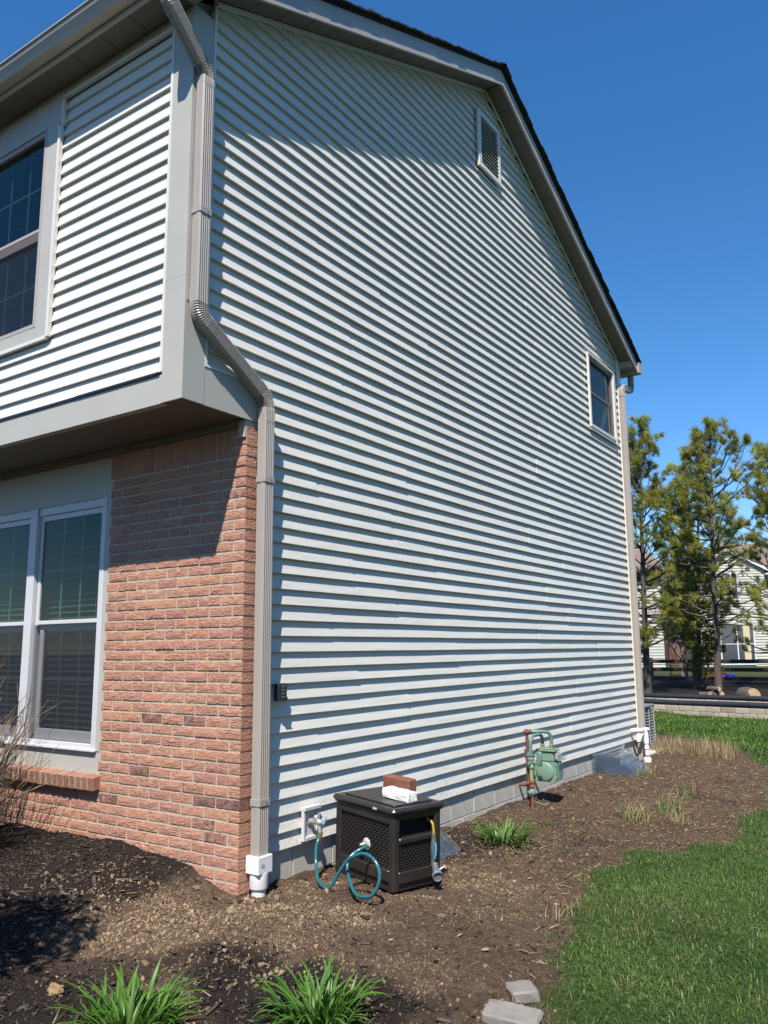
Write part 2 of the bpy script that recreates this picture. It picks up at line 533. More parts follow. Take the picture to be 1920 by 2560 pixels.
a = t.n('ShaderNodeAttribute'); a.attribute_name = 'Col'
sep = t.n('ShaderNodeSeparateColor'); t.t.links.new(a.outputs['Color'], sep.inputs[0])
co = t.coord('Object')
soil = t.ramp(t.noise(co, 24, 8, .72), [(.3, (.042,.028,.019)), (.5, (.098,.065,.045)), (.72, (.165,.116,.080))])
fine = t.ramp(t.noise(co, 150, 4, .65), [(.32, .55), (.68, 1.35)])
soil = t.mix(1.0, soil, fine, 'MULTIPLY')
clay = t.ramp(t.noise(co, 60, 6, .7), [(.3, (.10,.072,.048)), (.6, (.29,.215,.135)), (.8, (.40,.31,.20))])
soil = t.mix(t.math('MULTIPLY', sep.outputs[2], t.ramp(t.noise(co, 34, 5, .7), [(.45, 0), (.6, .85)])), soil, clay)
mul = t.ramp(t.noise(co, 70, 6, .7), [(.3, (.010,.008,.007)), (.6, (.032,.025,.021)), (.8, (.075,.06,.05))])
soil = t.mix(sep.outputs[1], soil, mul)
turf = t.ramp(t.noise(co, 30, 6, .7), [(.3, (.028,.040,.012)), (.6, (.050,.080,.020)), (.8, (.10,.105,.045))])
colr = t.mix(sep.outputs[0], soil, turf)
vo = t.n('ShaderNodeTexVoronoi'); t.t.links.new(co, vo.inputs['Vector']); vo.inputs['Scale'].default_value = 85
n1 = t.bump(t.noise(co, 60, 8, .75), .9, .02)
n2 = t.bump(vo.outputs['Distance'], .5, .008, n1)
t.bsdf(colr, .97, .1, 0, n2)
M['ground'] = t.mat
link('ground', np_mesh('ground', V, F, M['ground'], Cg, smooth=True), kind='structure')

rg = np.random.default_rng(11)
def rot_mats(n, rng, tilt=1.0):
    """random rotations (n,3,3)"""
    q = rng.standard_normal((n, 4)); q /= np.linalg.norm(q, axis=1)[:, None]
    w, x, y, z = q.T
    return np.stack([np.stack([1-2*(y*y+z*z), 2*(x*y-z*w), 2*(x*z+y*w)], 1), np.stack([2*(x*y+z*w), 1-2*(x*x+z*z), 2*(y*z-x*w)], 1), np.stack([2*(x*z-y*w), 2*(y*z+x*w), 1-2*(x*x+y*y)], 1)], 1)
def scatter(base_v, base_f, pos, size, rots, aniso=None, jit=.18, rng=None):
    n = len(pos); k = len(base_v)
    rng = rng or rg
    vv = np.repeat(base_v[None], n, 0)*(1+jit*rng.standard_normal((n, k, 1)))
    if aniso is not None: vv = vv*aniso[:, None, :]
    vv = np.einsum('nij,nkj->nki', rots, vv)*size[:, None, None] + pos[:, None, :]
    ff = base_f[None] + (np.arange(n)*k)[:, None, None]
    return vv.reshape(-1, 3), ff.reshape(-1, base_f.shape[1])

def bed_points(n, x0, x1, y0, y1, dens=None, lawn_ok=False):
    x = rg.uniform(x0, x1, n); y = rg.uniform(y0, y1, n)
    ok = ~((x < .03) & (y > -.03)) & ~((x < .34) & (y > 5.98) & (y < 6.9)) & ~((x < .40) & (y > 1.30) & (y < 1.94))
    if not lawn_ok: ok &= edge_dist(x, y) < .03
    if dens is not None: ok &= rg.random(n) < dens(x, y)
    return x[ok], y[ok]
# soil clods
v0, f0 = ico(1); v1, f1 = ico(2)
VV = []; FF = []; CC = []; off = 0
for (n, reg, smin, smax, bv, bf, dens) in (
        (105000, (-1.6, 2.4, -1.9, 3.2), .0025, .0075, v0, f0, lambda x, y: .14+.86*clay_mask(x, y)*(1-.8*mulch_mask(x, y))),
        (42000, (-.2, 2.1, 1.6, 9.0), .003, .009, v0, f0, lambda x, y: .20+.8*fbm(x, y, .5, 3, 71)),
        (4600, (-1.3, 2.2, -1.6, 2.2), .006, .014, v1, f1, lambda x, y: .05+.75*clay_mask(x, y)),
        (110, (-.8, 1.9, -1.3, 1.2), .015, .030, v1, f1, lambda x, y: .04+.5*clay_mask(x, y)),
        (700, (.0, 2.0, 1.5, 8.0), .008, .018, v1, f1, lambda x, y: .5+0*x)):
    x, y = bed_points(n, *reg, dens)
    k = len(x)
    s = smin + (smax-smin)*rg.random(k)**2.2
    p = np.stack([x, y, zg(x, y)+s*.25], 1)
    an = np.stack([1+.5*rg.random(k), .7+.4*rg.random(k), .55+.35*rg.random(k)], 1)
    v, f = scatter(bv, bf, p, s, rot_mats(k, rg), an, .26)
    tone = np.clip(.12+.75*clay_mask(x, y)*rg.random(k)**.6 + .62*rg.random(k)**2.4, 0, 1)
    c = (1-tone)[:, None]*np.array([.050,.035,.026]) + tone[:, None]*np.array([.33,.235,.145])
    c = c*(.75+.5*rg.random((k, 1)))
    VV.append(v); FF.append(f+off); CC.append(np.repeat(c, len(bv), 0)); off += len(v)
link('soil_clods', np_mesh('soil_clods', np.concatenate(VV), np.concatenate(FF), M['clod'], np.concatenate(CC)), kind='stuff',
     label='loose brown and tan soil clods strewn over the planting bed')

# mulch chips and litter
cube_v = np.array([(x, y, z) for x in (-1, 1) for y in (-1, 1) for z in (-1, 1)], float)
cube_f = np.array([(0,1,3,2),(4,6,7,5),(0,4,5,1),(2,3,7,6),(0,2,6,4),(1,5,7,3)])
def yaw_tilt(n, rng, tilt):
    a = rng.uniform(0, 2*np.pi, n); b = rng.normal(0, tilt, n); g = rng.normal(0, tilt, n)
    ca, sa, cb, sb, cg, sg = np.cos(a), np.sin(a), np.cos(b), np.sin(b), np.cos(g), np.sin(g)
    o = np.zeros(n); l = np.ones(n)
    Rz = np.stack([np.stack([ca,-sa,o],1),np.stack([sa,ca,o],1),np.stack([o,o,l],1)],1)
    Ry = np.stack([np.stack([cb,o,sb],1),np.stack([o,l,o],1),np.stack([-sb,o,cb],1)],1)
    Rx = np.stack([np.stack([l,o,o],1),np.stack([o,cg,-sg],1),np.stack([o,sg,cg],1)],1)
    return Rz @ Ry @ Rx
x, y = bed_points(26000, -3.2, 2.2, -1.9, 3.4, lambda x, y: .05+.95*mulch_mask(x, y)*(1-.6*clay_mask(x, y)))
k = len(x)
s = rg.uniform(.006, .017, k)
an = np.stack([np.ones(k), rg.uniform(.15, .45, k), rg.uniform(.05, .15, k)], 1)
v, f = scatter(cube_v, cube_f, np.stack([x, y, zg(x, y)+.003], 1), s, yaw_tilt(k, rg, .45), an, .12)
tone = rg.random(k)**2.1
c = (1-tone)[:, None]*np.array([.012,.009,.008]) + tone[:, None]*np.array([.10,.078,.062])
link('mulch', np_mesh('mulch', v, f, M['chip'], np.repeat(c, 8, 0)), kind='stuff', label='dark shredded mulch chips over the front bed')
x, y = bed_points(4400, -1.2, 2.2, -1.6, 10.5, lambda x, y: np.clip(.12+.5*(y > 1.5)+.4*(np.abs(edge_dist(x, y)) < .25), 0, 1))
k = len(x)
s = .012+.055*rg.random(k)**2.5
an = np.stack([np.ones(k), .0022/s*rg.uniform(.6, 1.6, k), .0014/s], 1)
v, f = scatter(cube_v, cube_f, np.stack([x, y, zg(x, y)+.006], 1), s, yaw_tilt(k, rg, .16), an, .05)
c = np.array([.36,.27,.16])*rg.uniform(.35, 1.1, (k, 1))
link('straw_litter', np_mesh('straw_litter', v, f, M['chip'], np.repeat(c, 8, 0)), kind='stuff', label='dry straw stems and twigs littering the soil bed')
# larger bark strips and twigs in the mulch
x, y = bed_points(1500, -2.6, 2.2, -1.9, 2.6, lambda x, y: .08+.9*mulch_mask(x, y))
k = len(x); s = rg.uniform(.014, .034, k)
an = np.stack([np.ones(k), rg.uniform(.12, .32, k), rg.uniform(.06, .16, k)], 1)
v, f = scatter(cube_v, cube_f, np.stack([x, y, zg(x, y)+.006], 1), s, yaw_tilt(k, rg, .28), an, .14)
tone = rg.random(k)**1.6
c = (1-tone)[:, None]*np.array([.022,.016,.013]) + tone[:, None]*np.array([.15,.115,.09])
link('bark_strips', np_mesh('bark_strips', v, f, M['chip'], np.repeat(c, 8, 0)), kind='stuff', label='coarse bark strips lying in the dark mulch')
# dead leaves
x, y = bed_points(560, -.6, 2.2, -1.4, 9, lambda x, y: .35+.65*(np.abs(edge_dist(x, y)) < .3))
k = len(x)
lv = np.array([(-1,0,0),(-.3,.5,.12),(.5,.42,.2),(1,0,.05),(.5,-.42,.15),(-.3,-.5,.05),(0,0,-.06)], float)
lf = np.array([(0,6,1),(1,6,2),(2,6,3),(3,6,4),(4,6,5),(5,6,0)])
s = rg.uniform(.010, .028, k)
v, f = scatter(lv, lf, np.stack([x, y, zg(x, y)+.008], 1), s, yaw_tilt(k, rg, .4), None, .12)
c = np.array([.30,.19,.11])*rg.uniform(.45, 1.1, (k, 1))
link('leaf_litter', np_mesh('leaf_litter', v, f, M['chip'], np.repeat(c, 7, 0)), kind='stuff', label='dry brown leaf scraps scattered on the bed')

# grass: blades of two segments
def grass(name, x, y, h, w, lean, cols, label):
    n = len(x)
    a = rg.uniform(0, 2*np.pi, n)
    z = zg(x, y)-.004
    d = np.stack([np.cos(a), np.sin(a)], 1)
    pz = np.stack([-d[:, 1], d[:, 0]], 1)
    L = np.minimum(lean*np.abs(rg.normal(.42, .32, n)), 1.25)*h
    V = np.zeros((n, 5, 3))
    for i, (t_, ww) in enumerate(((0, 1.0), (.55, .85))):
        V[:, 2*i, :2] = np.stack([x, y], 1) + d*(L*t_**2)[:, None] - pz*(w*ww/2)[:, None]
        V[:, 2*i+1, :2] = np.stack([x, y], 1) + d*(L*t_**2)[:, None] + pz*(w*ww/2)[:, None]
        V[:, 2*i, 2] = V[:, 2*i+1, 2] = z + h*t_*.97
    V[:, 4, :2] = np.stack([x, y], 1) + d*L[:, None]
    V[:, 4, 2] = z + np.clip(h*(1.0-.55*(L/h)), h*.25, None)
    V[:, 2:4, 2] = (z + np.minimum(h*.55, h*.55*(1.15-.35*L/h)))[:, None]
    b = np.arange(n)*5
    F = np.concatenate([np.stack([b, b+1, b+3], 1), np.stack([b, b+3, b+2], 1), np.stack([b+2, b+3, b+4], 1)])
    C = np.repeat(cols, 5, 0).reshape(n, 5, 3)*np.array([.65, .65, .95, .95, 1.12])[None, :, None]
    link(name, np_mesh(name, V.reshape(-1, 3), F, M['grass'], C.reshape(-1, 3)), kind='stuff', label=label)
def lawn_pts(n, x0, x1, y0, y1, dens=1.0):
    x = rg.uniform(x0, x1, n); y = rg.uniform(y0, y1, n)
    e = edge_dist(x, y)
    ok = (rg.random(n) < np.clip(.34+e/.30, .012*(e > -.35), 1)*dens) & (y < 14.78-.157*(x+.81))
    # thin, worn patches
    ok &= rg.random(n) < np.clip(.42+1.6*fbm(x, y, .5, 3, 41)-.2, .25, 1)
    return x[ok], y[ok]
def lawn_cols(x, y):
    n = len(x)
    k = np.clip(fbm(x, y, .6, 3, 51)*1.5-.25+.25*rg.standard_normal(n), 0, 1)[:, None]
    c = (1-k)*np.array([.044,.105,.018]) + k*np.array([.130,.215,.046])
    dry = rg.random(n) < .05+.22*np.clip(fbm(x, y, .8, 3, 61)-.5, 0, 1)*2
    c[dry] = np.array([.34,.30,.15])*rg.uniform(.5, 1, (dry.sum(), 1))
    c = c*np.exp(rg.normal(0, .28, (n, 1)))
    return c
x, y = lawn_pts(125000, 1.2, 3.9, -1.2, 4.2)
xb, yb = lawn_pts(70000, 1.0, 4.2, 4.2, 9.0)
hh = np.concatenate([rg.uniform(.018, .055, len(x)), rg.uniform(.025, .055, len(xb))]); ww = np.concatenate([rg.uniform(.0022, .0042, len(x)), rg.uniform(.004, .007, len(xb))])
x = np.concatenate([x, xb]); y = np.concatenate([y, yb])
grass('lawn_grass', x, y, hh, ww, 2.3, lawn_cols(x, y), 'green lawn grass along the edge of the soil bed')
x, y = lawn_pts(75000, -3.0, 3.6, 8.5, 15.3)
grass('lawn_grass', x, y, rg.uniform(.04, .075, len(x)), rg.uniform(.007, .012, len(x)), 1.0, lawn_cols(x, y)*np.array([1.0,1.08,.8]), 'bright green lawn behind the house up to the block wall')
# ------------------------------------------------------------------ the house
house = thing('house', (0, 0, 0), 'two storey house with pale lap siding, brick front corner and jutting upper floor', 'house')
E_ = 0.1016
Z0 = 0.40
RIDGE_Y, RIDGE_Z, SL = 3.6, 7.675, 0.46
def rake(y): return RIDGE_Z - SL*abs(y-RIDGE_Y)
YF, YB = -0.54, 7.74         # front and back of the upper floor
LEFT = -9.0

# -- solid core behind the cladding
b = MB()
b.box(LEFT, -.34, .46, YB-.04, -.4, 3.12)
b.prism([(-.12, 3.12), (YB-.04, 3.12), (YB-.04, rake(YB-.04)), (RIDGE_Y, RIDGE_Z), (-.12, rake(-.12))], 'x', LEFT, -.34)
def gable_piece(ya, yb, zlo, zhi=None):
    if zhi is not None: p = [(ya, zlo), (yb, zlo), (yb, zhi), (ya, zhi)]
    else:
        p = [(ya, zlo), (yb, zlo), (yb, rake(yb)-.005)]
        if ya < RIDGE_Y < yb: p.append((RIDGE_Y, RIDGE_Z-.005))
        p.append((ya, rake(ya)-.005))
    b.prism(p, 'x', -.339, -.036)
gable_piece(.101, YB-.04, .42, 3.10)
gable_piece(-.5, 6.42, 3.101)
gable_piece(6.42, 7.36, 3.101, 4.54); gable_piece(6.42, 7.36, 5.47); gable_piece(7.36, YB-.02, 3.101)
b.box(-1.56, -.341, -.505, -.121, 3.12, 5.72)
b.box(LEFT, -1.561, -.505, -.121, 3.12, 3.88)
b.box(LEFT, -1.561, -.515, -.121, 5.46, 5.72)
b.box(LEFT, -3.0, -.515, -.121, 3.881, 5.459)
b.build('wall', M['sidewall'], house)

# -- siding, double course panels clipped to gable, window and overhang
def sub_iv(ivs, a, c):
    out = []
    for (p, q) in ivs:
        if c <= p or a >= q: out.append((p, q)); continue
        if p < a: out.append((p, a))
        if c < q: out.append((c, q))
    return out
rs = random.Random(5)
def side_courses(k):
    """(y0 bottom, y0 top, y1 bottom, y1 top) intervals of course k"""
    z0 = Z0 + k*E_; z1 = z0 + E_
    ya = .10 if z0 < 3.32 else -.38
    yb = 7.625
    lim = lambda z: (RIDGE_Z - .002 - z)/SL
    a0, a1 = max(ya, RIDGE_Y-lim(z0)), max(ya, RIDGE_Y-lim(z1))
    b0, b1 = min(yb, RIDGE_Y+lim(z0)), min(yb, RIDGE_Y+lim(z1))
    if b0 <= a0: return []
    if b1 < a1: a1 = b1 = RIDGE_Y
    return [(a0, a1, b0, b1)]
def clip_seg(q, s0, s1):
    a0, a1, b0, b1 = q
    if s1 <= a0 or s0 >= b0: return None
    return (max(a0, s0), max(a1, s0) if s0 > a0 else max(a1, s0), min(b0, s1), min(b1, s1))
seam_base = [1.05, 2.3, 1.55, .75, 1.9, 1.2, 2.65, .95, 1.7]
rows = [(0,)] + [(k, k+1) for k in range(1, 72, 2)]
for ri, row in enumerate(rows):
    s0 = seam_base[ri % 9] + rs.uniform(-.1, .1)
    seams = [-1.0, s0]
    while seams[-1] < 7.6: seams.append(seams[-1] + 3.62)
    for si in range(len(seams)-1):
        sa, sb = seams[si], seams[si+1] + .03
        dz_ = .0007*(si % 2)
        ox = .0 - (.0034 if si % 2 else 0) + rs.uniform(-.0006, .0006)
        mb = MB(); mbr = MB()
        for k in row:
            z0 = Z0 + k*E_; z1 = z0 + E_
            for q in side_courses(k):
                c = clip_seg(q, sa, sb)
                if c is None: continue
                pcs = [c]
                if 41 <= k <= 49:
                    pcs = []
                    if c[0] < 6.41: pcs.append((c[0], c[1], min(c[2], 6.41), min(c[3], 6.41)))
                    if c[2] > 7.37: pcs.append((max(c[0], 7.37), max(c[1], 7.37), c[2], c[3]))
                for (a0, a1, b0, b1) in pcs:
                    if b0-a0 < .01: continue
                    n = max(1, int((b0-a0)/.45)); pts = []
                    xs = [rs.uniform(-.0011, .0011) for _ in range(n+1)]
                    vs = []
                    for i in range(n+1):
                        t_ = i/n; yb_ = a0+(b0-a0)*t_; yt_ = a1+(b1-a1)*t_
                        w = ox + xs[i]; zj = rs.uniform(-.0011, .0011) if 0 < i < n else 0
                        vs += [(w-.0262, yt_, z1+dz_), (w-.0006, yb_, z0+.003+dz_+zj), (w-.0012, yb_, z0+dz_+zj), (w-.0275, yb_, z0+dz_+zj)]
                    fs = []
                    for i in range(n):
                        for j in range(3):
                            fs.append((4*i+j, 4*i+j+1, 4*i+5+j, 4*i+4+j))
                    fs += [(0, 3, 2, 1), (4*n, 4*n+1, 4*n+2, 4*n+3)]
                    (mbr if 41 <= k <= 49 and a0 > 7.3 and mb.v else mb).add(vs, fs)
        if mb.v: mb.build('siding_panel', M['siding'], house)
        if mbr.v: mbr.build('siding_panel', M['siding'], house)
# front siding of the jutting floor
FZ0 = 3.292
row = 0
while True:
    z = FZ0 + row*2*E_
    if z > 5.60: break
    mb = MB()
    for kk in (0, 1):
        z0 = z + kk*E_; z1 = min(z0 + E_, 5.622)
        if z0 > 5.60: continue
        xl = -1.372 if z1 > 3.80 else -6.0
        f_ = (z1-z0)/E_
        n = 3 if xl > -2 else 10
        vs = []
        for i in range(n+1):
            x_ = xl + (-.178-xl)*i/n; w = YF + rs.uniform(-.0005, .0005)
            vs += [(x_, w+.0006+.0225*f_, z1), (x_, w+.0006, z0+.003), (x_, w+.0012, z0), (x_, w+.0240, z0)]
        fs = [(4*i+j, 4*i+4+j, 4*i+5+j, 4*i+j+1) for i in range(n) for j in range(3)]
        fs += [(0, 1, 2, 3), (4*n, 4*n+3, 4*n+2, 4*n+1)]
        mb.add([(p[0], p[1], p[2]) for p in vs], [tuple(reversed(f)) for f in fs])
    mb.build('siding_panel', M['siding'], house)
    row += 1

# -- trim boards (grey clay colour)
def lbox(name, *a, mat='trim', lab=None, c=.002):
    return MB().cbox(*a, c).build(name, M[mat], house, label=lab)
MB().prism([(-.168, -.556), (.014, -.556), (.014, -.385), (-.004, -.385), (-.004, -.538), (-.168, -.538)], 'z', 3.09, 3.86).build('corner_board', M['trim'], house)
MB().prism([(-.168, -.5545), (.0125, -.5545), (.0125, -.385), (-.004, -.385), (-.004, -.538), (-.168, -.538)], 'z', 3.863, 5.70).build('corner_board', M['trim'], house)
MB().box(.0145, .0185, -.545, -.395, 3.70, 5.05).box(.0145, .0185, -.52, -.43, 3.66, 3.70).build('corner_flashing', M['gutter'], house)
b = MB(); b.box(LEFT, -.1685, -.553, -.50, 3.088, 3.268); b.build('band_board', M['trim'], house)
b = MB(); b.box(-.0035, .0122, -.3845, .10, 3.088, 3.328); b.build('band_board', M['trim'], house)
b = MB(); b.box(-.06, -.001, -.014, .098, 2.975, 3.087); b.build('frieze_block', M['trim'], house)
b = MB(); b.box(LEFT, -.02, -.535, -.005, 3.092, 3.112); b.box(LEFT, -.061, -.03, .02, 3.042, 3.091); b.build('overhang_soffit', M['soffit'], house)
b = MB()
b.box(-1.0, -.19, -.565, -.54, 3.27, 3.286); b.box(LEFT, -1.0005, -.562, -.54, 3.268, 3.285)
b.build('black_flashing', simple('black_flashing', (.012,.012,.014), .4, .5, .1, bump=.5, bscale=30), house)  # flashing coloured black, with the shadow in its gap put into the colour
# cream channels
b = MB()
b.box(-.19, -.1683, -.558, -.535, 3.288, 5.64)
b.box(-1.37, -.19, -.562, -.535, 5.612, 5.632)
b.box(-1.392, -1.366, -.566, -.535, 3.79, 5.40); b.box(-1.366, -1.348, -.562, -.535, 5.40, 5.64)
b.box(-3.2, -1.3925, -.566, -.535, 3.775, 3.80)
b.build('siding_channel', M['cream'], house)
b = MB()
b.box(-.002, .017, -.385, -.366, 3.33, 5.86)
b.box(-.002, .017, -.366, .09, 3.33, 3.345)
MB().box(-.002, .017, 7.612, 7.63, .40, 5.82).build('siding_channel', M['cream'], house)
b.build('siding_channel', M['cream'], house)
# channels along the rakes and starter
for sgn in (-1, 1):
    y0 = RIDGE_Y + sgn*.0; y1 = RIDGE_Y + sgn*(3.98 if sgn < 0 else 4.02)
    b = MB()
    p = [(y0, RIDGE_Z), (y1, rake(y1)), (y1, rake(y1)-.032), (y0, RIDGE_Z-.032)]
    b.prism(p, 'x', .001, .017)
    b.build('rake_channel', M['cream'], house)
lbox('rear_corner_board', -.05, .0145, 7.6302, 7.752, .39, 5.80, mat='cream')
# frieze under the front soffit and head over the upper window
b = MB(); b.box(-1.365, -.1685, -.552, -.515, 5.634, 5.715); b.box(-6.0, -1.3662, -.554, -.515, 5.445, 5.715)
b.build('frieze_board', M['trim'], house)

# -- eave and rake soffits, fascias, roof
xs = np.arange(.19, -6.2, -.305)
for i in range(len(xs)-1):
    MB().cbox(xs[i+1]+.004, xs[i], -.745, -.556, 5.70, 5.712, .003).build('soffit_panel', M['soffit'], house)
MB().box(-6.1, .18, -.75, -.54, 5.714, 5.72).build('soffit_backing', M['dark'], house)
for sgn in (-1, 1):
    L = 4.26 if sgn > 0 else 4.26
    n = 15
    for i in range(n):
        a = RIDGE_Y + sgn*(L*i/n + (.0 if i else .01)); c = RIDGE_Y + sgn*(L*(i+1)/n - .006)
        off = rs.uniform(0, .003)
        p = [(a, rake(a)+.004+off), (c, rake(c)+.004+off), (c, rake(c)+.016+off), (a, rake(a)+.016+off)]
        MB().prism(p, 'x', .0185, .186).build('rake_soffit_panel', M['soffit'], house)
    ye = RIDGE_Y + sgn*4.36
    p = [(RIDGE_Y, RIDGE_Z+.155), (ye, rake(ye)+.155), (ye, rake(ye)-.02), (RIDGE_Y, RIDGE_Z-.02)]
    b = MB(); b.prism(p, 'x', .187, .199)
    for j in range(3):                                   # bent lower lip, slightly wavy sheet
        ya = RIDGE_Y + sgn*4.36*j/3; yb = RIDGE_Y + sgn*(4.36*(j+1)/3 + (.02 if j < 2 else 0))
        w = .2035 + .002*(j % 2)
        b.prism([(ya, rake(ya)+.012), (yb, rake(yb)+.012), (yb, rake(yb)-.026), (ya, rake(ya)-.026)], 'x', .1995, w+.010)
    b.build('rake_fascia', M['gutter'], house)
    # closed end of the eave
    yw = YF-.016 if sgn < 0 else YB+.012
    p = [(yw, 5.69), (ye-sgn*.02, 5.69), (ye-sgn*.02, rake(ye)+.10), (yw, rake(yw)+.012)]
    MB().prism(p, 'x', .0, .1855).build('eave_return', M['gutter'], house)
MB().box(LEFT, .186, -.762, -.747, 5.685, 5.86).build('front_fascia', M['gutter'], house)
MB().box(LEFT, .186, 7.944, 7.959, 5.685, 5.86).build('rear_fascia', M['gutter'], house)
MB().box(LEFT, -.001, 7.742, 7.943, 5.695, 5.71).build('rear_soffit', M['soffit'], house)

roof = part('roof', (0, 0, 0), house)
b = MB()
for sgn in (-1, 1):
    ye = RIDGE_Y + sgn*4.38
    b.prism([(RIDGE_Y, RIDGE_Z+.16), (ye, rake(ye)+.16), (ye, rake(ye)+.178), (RIDGE_Y, RIDGE_Z+.178)], 'x', LEFT, .215)
b.build('roof_deck', M['shingle'], roof)
for sgn in (-1, 1):
    n = 33
    for i in range(n):
        d0 = 4.43*i/n; d1 = 4.43*(i+1)/n + .02
        ya = RIDGE_Y + sgn*d0; yb = RIDGE_Y + sgn*d1
        t0, t1 = .182, .197 + rs.uniform(0, .008)
        xe = .250 + rs.uniform(-.006, .010)
        MB().prism([(ya, rake(ya)+t0-.002), (yb, rake(yb)+t0-.002), (yb, rake(yb)+t1), (ya, rake(ya)+t0+.003)], 'x', LEFT, xe).build('shingle_course', M['shingle'], roof)
b = MB()
x_ = .262
while x_ > -8.5:
    b.prism([(RIDGE_Y-.14, rake(3.46)+.192), (RIDGE_Y, RIDGE_Z+.205), (RIDGE_Y+.14, rake(3.74)+.192), (RIDGE_Y+.14, rake(3.74)+.202), (RIDGE_Y, RIDGE_Z+.218), (RIDGE_Y-.14, rake(3.46)+.202)], 'x', x_-.15, x_); x_ -= .1501
b.build('ridge_cap', M['shingle'], roof)

def gutter(y0, s, x0, x1, k=1.0, dz=0):
    """K-style trough: y0 = back, s = outward sign"""
    prof = [(0, 5.81), (0, 5.722), (.072, 5.722), (.080, 5.735), (.086, 5.752), (.104, 5.772), (.112, 5.782), (.114, 5.808), (.126, 5.810), (.126, 5.818), (.108, 5.818),
            (.106, 5.79), (.082, 5.76), (.070, 5.728), (.004, 5.728), (.004, 5.81)]
    prof = [(p*k, 5.818+(z-5.818)*k+dz) for p, z in prof]
    b = MB(); b.prism([(y0+s*p, z) for p, z in prof], 'x', x0, x1)
    out = prof[:10]
    for xe in (x0, x1):
        b.prism([(y0+s*p, z) for p, z in out], 'x', xe-.003, xe+.003)
    return b
gutter(-.763, -1, LEFT, .205).build('gutter', M['gutter'], house, 40)
gutter(7.960, 1, LEFT, .235, 1.75, -.01).build('gutter', M['gutter'], house, 40)

# -- brickwork
wall = part('brick_wall', (0, 0, 0), house)
b = MB()
b.box(-1.338, -.040, .005, .45, -.2, 3.055)
b.box(-.0395, -.0045, .005, .099, -.2, 2.98)
b.box(LEFT, -1.3385, .005, .45, -.2, .705)
b.build('mortar_bed', M['mortar'], wall)
rb = random.Random(8)
def brick_mesh(L, D, H, seed, rough=True, name='brick'):
    """front face looks along -y, x from -L to 0, z centred, depth D"""
    r_ = random.Random(seed)
    nx_, nz_ = (6 if L > .12 else 3), 2
    vs = []; c = .0035
    for j in range(nz_+1):
        for i in range(nx_+1):
            edge = i in (0, nx_) or j in (0, nz_)
            x_ = -L + c*.6 + (L-1.2*c)*i/nx_ + (0 if edge else r_.uniform(-.006, .006))
            z_ = -H/2 + c*.6 + (H-1.2*c)*j/nz_ + (r_.uniform(-.0012, .0012) if edge else r_.uniform(-.007, .007))
            y_ = r_.uniform(-.0005, .0015) if edge else r_.uniform(-.0045, .001)
            vs.append((x_, y_, z_))
    fs = []
    w = nx_+1
    for j in range(nz_):
        for i in range(nx_):
            fs.append((j*w+i, j*w+i+1, (j+1)*w+i+1, (j+1)*w+i))
    ring = [i for i in range(w)] + [j*w+nx_ for j in range(1, nz_+1)] + [nz_*w+i for i in range(nx_-1, -1, -1)] + [j*w for j in range(nz_-1, 0, -1)]
    n = len(ring); b0 = len(vs)
    for k in ring:
        x_, y_, z_ = vs[k]
        xx = -L if k % w == 0 else (0 if k % w == nx_ else x_)
        zz = -H/2 if k < w else (H/2 if k >= nz_*w else z_)
        vs.append((xx, .0045, zz))
    for k in ring:
        i = len(vs)-n
        x_, y_, z_ = vs[i]
        vs.append((x_, D, z_))
    for k in range(n):
        k2 = (k+1) % n
        fs.append((ring[k2], ring[k], b0+k, b0+k2))
        fs.append((b0+k2, b0+k, b0+n+k, b0+n+k2))
    mb = MB(); mb.add(vs, fs)
    return mb.mesh(name, M['brick'])
full = [brick_mesh(.193, .06, .0560, s) for s in range(7)]
half = [brick_mesh(.0920, .06, .0560, 20+s) for s in range(4)]
cfull = [brick_mesh(.193, .1, .0560, 40+s) for s in range(5)]
chalf = [brick_mesh(.0920, .1, .0560, 50+s) for s in range(5)]
PITCH = .0676
nb = 0
for i in range(-15, 29):
    zt = 2.0422 - i*PITCH; zc = zt - PITCH/2
    if zc < .16: continue
    x_ = 0.0; first = True
    xl = -1.336 if zc > .70 else -2.62
    while x_ > xl + .02:
        L = .0920 if (first and i % 2 == 0) else .193
        L2 = min(L, x_-xl)
        ok = not (zc > 2.857 and x_ - L2 < -.137) 
        if zc > 2.857 and -.137 < x_ and x_-L2 < -.137: L2 = x_+.135; ok = L2 > .03
        if zc > 3.03: ok = False
        if ok and zc + .03 > zg1(x_-L2/2, -.03) - .06:
            if first: me = rb.choice(chalf if L < .1 else cfull) if abs(L2-L) < 1e-4 else brick_mesh(L2, .1, .0560, rb.randrange(999))
            elif abs(L2-L) < 1e-4: me = rb.choice(full)
            else: me = brick_mesh(L2, .06, .0560, rb.randrange(999))
            o = link('brick', me, wall)
            o.location = (x_ + rb.uniform(-.001, .001), rb.uniform(-.002, .002) - (.003 if rb.random() < .06 else 0), zc + rb.uniform(-.001, .001))
            if first: o.location.x = rb.uniform(-.001, .003)
            o.rotation_euler = (0, rb.uniform(-.006, .006), 0)
            nb += 1
        x_ -= L + .0106; first = False
x_ = -.140
sold = [brick_mesh(.193, .06, .0560, 70+s, name='soldier_brick') for s in range(4)]
while x_ > -1.33:
    o = link('soldier_brick', rb.choice(sold), wall)
    o.rotation_euler = (0, R(90), 0)
    o.location = (x_-.0286, rb.uniform(-.002, .002), 2.861)
    x_ -= PITCH
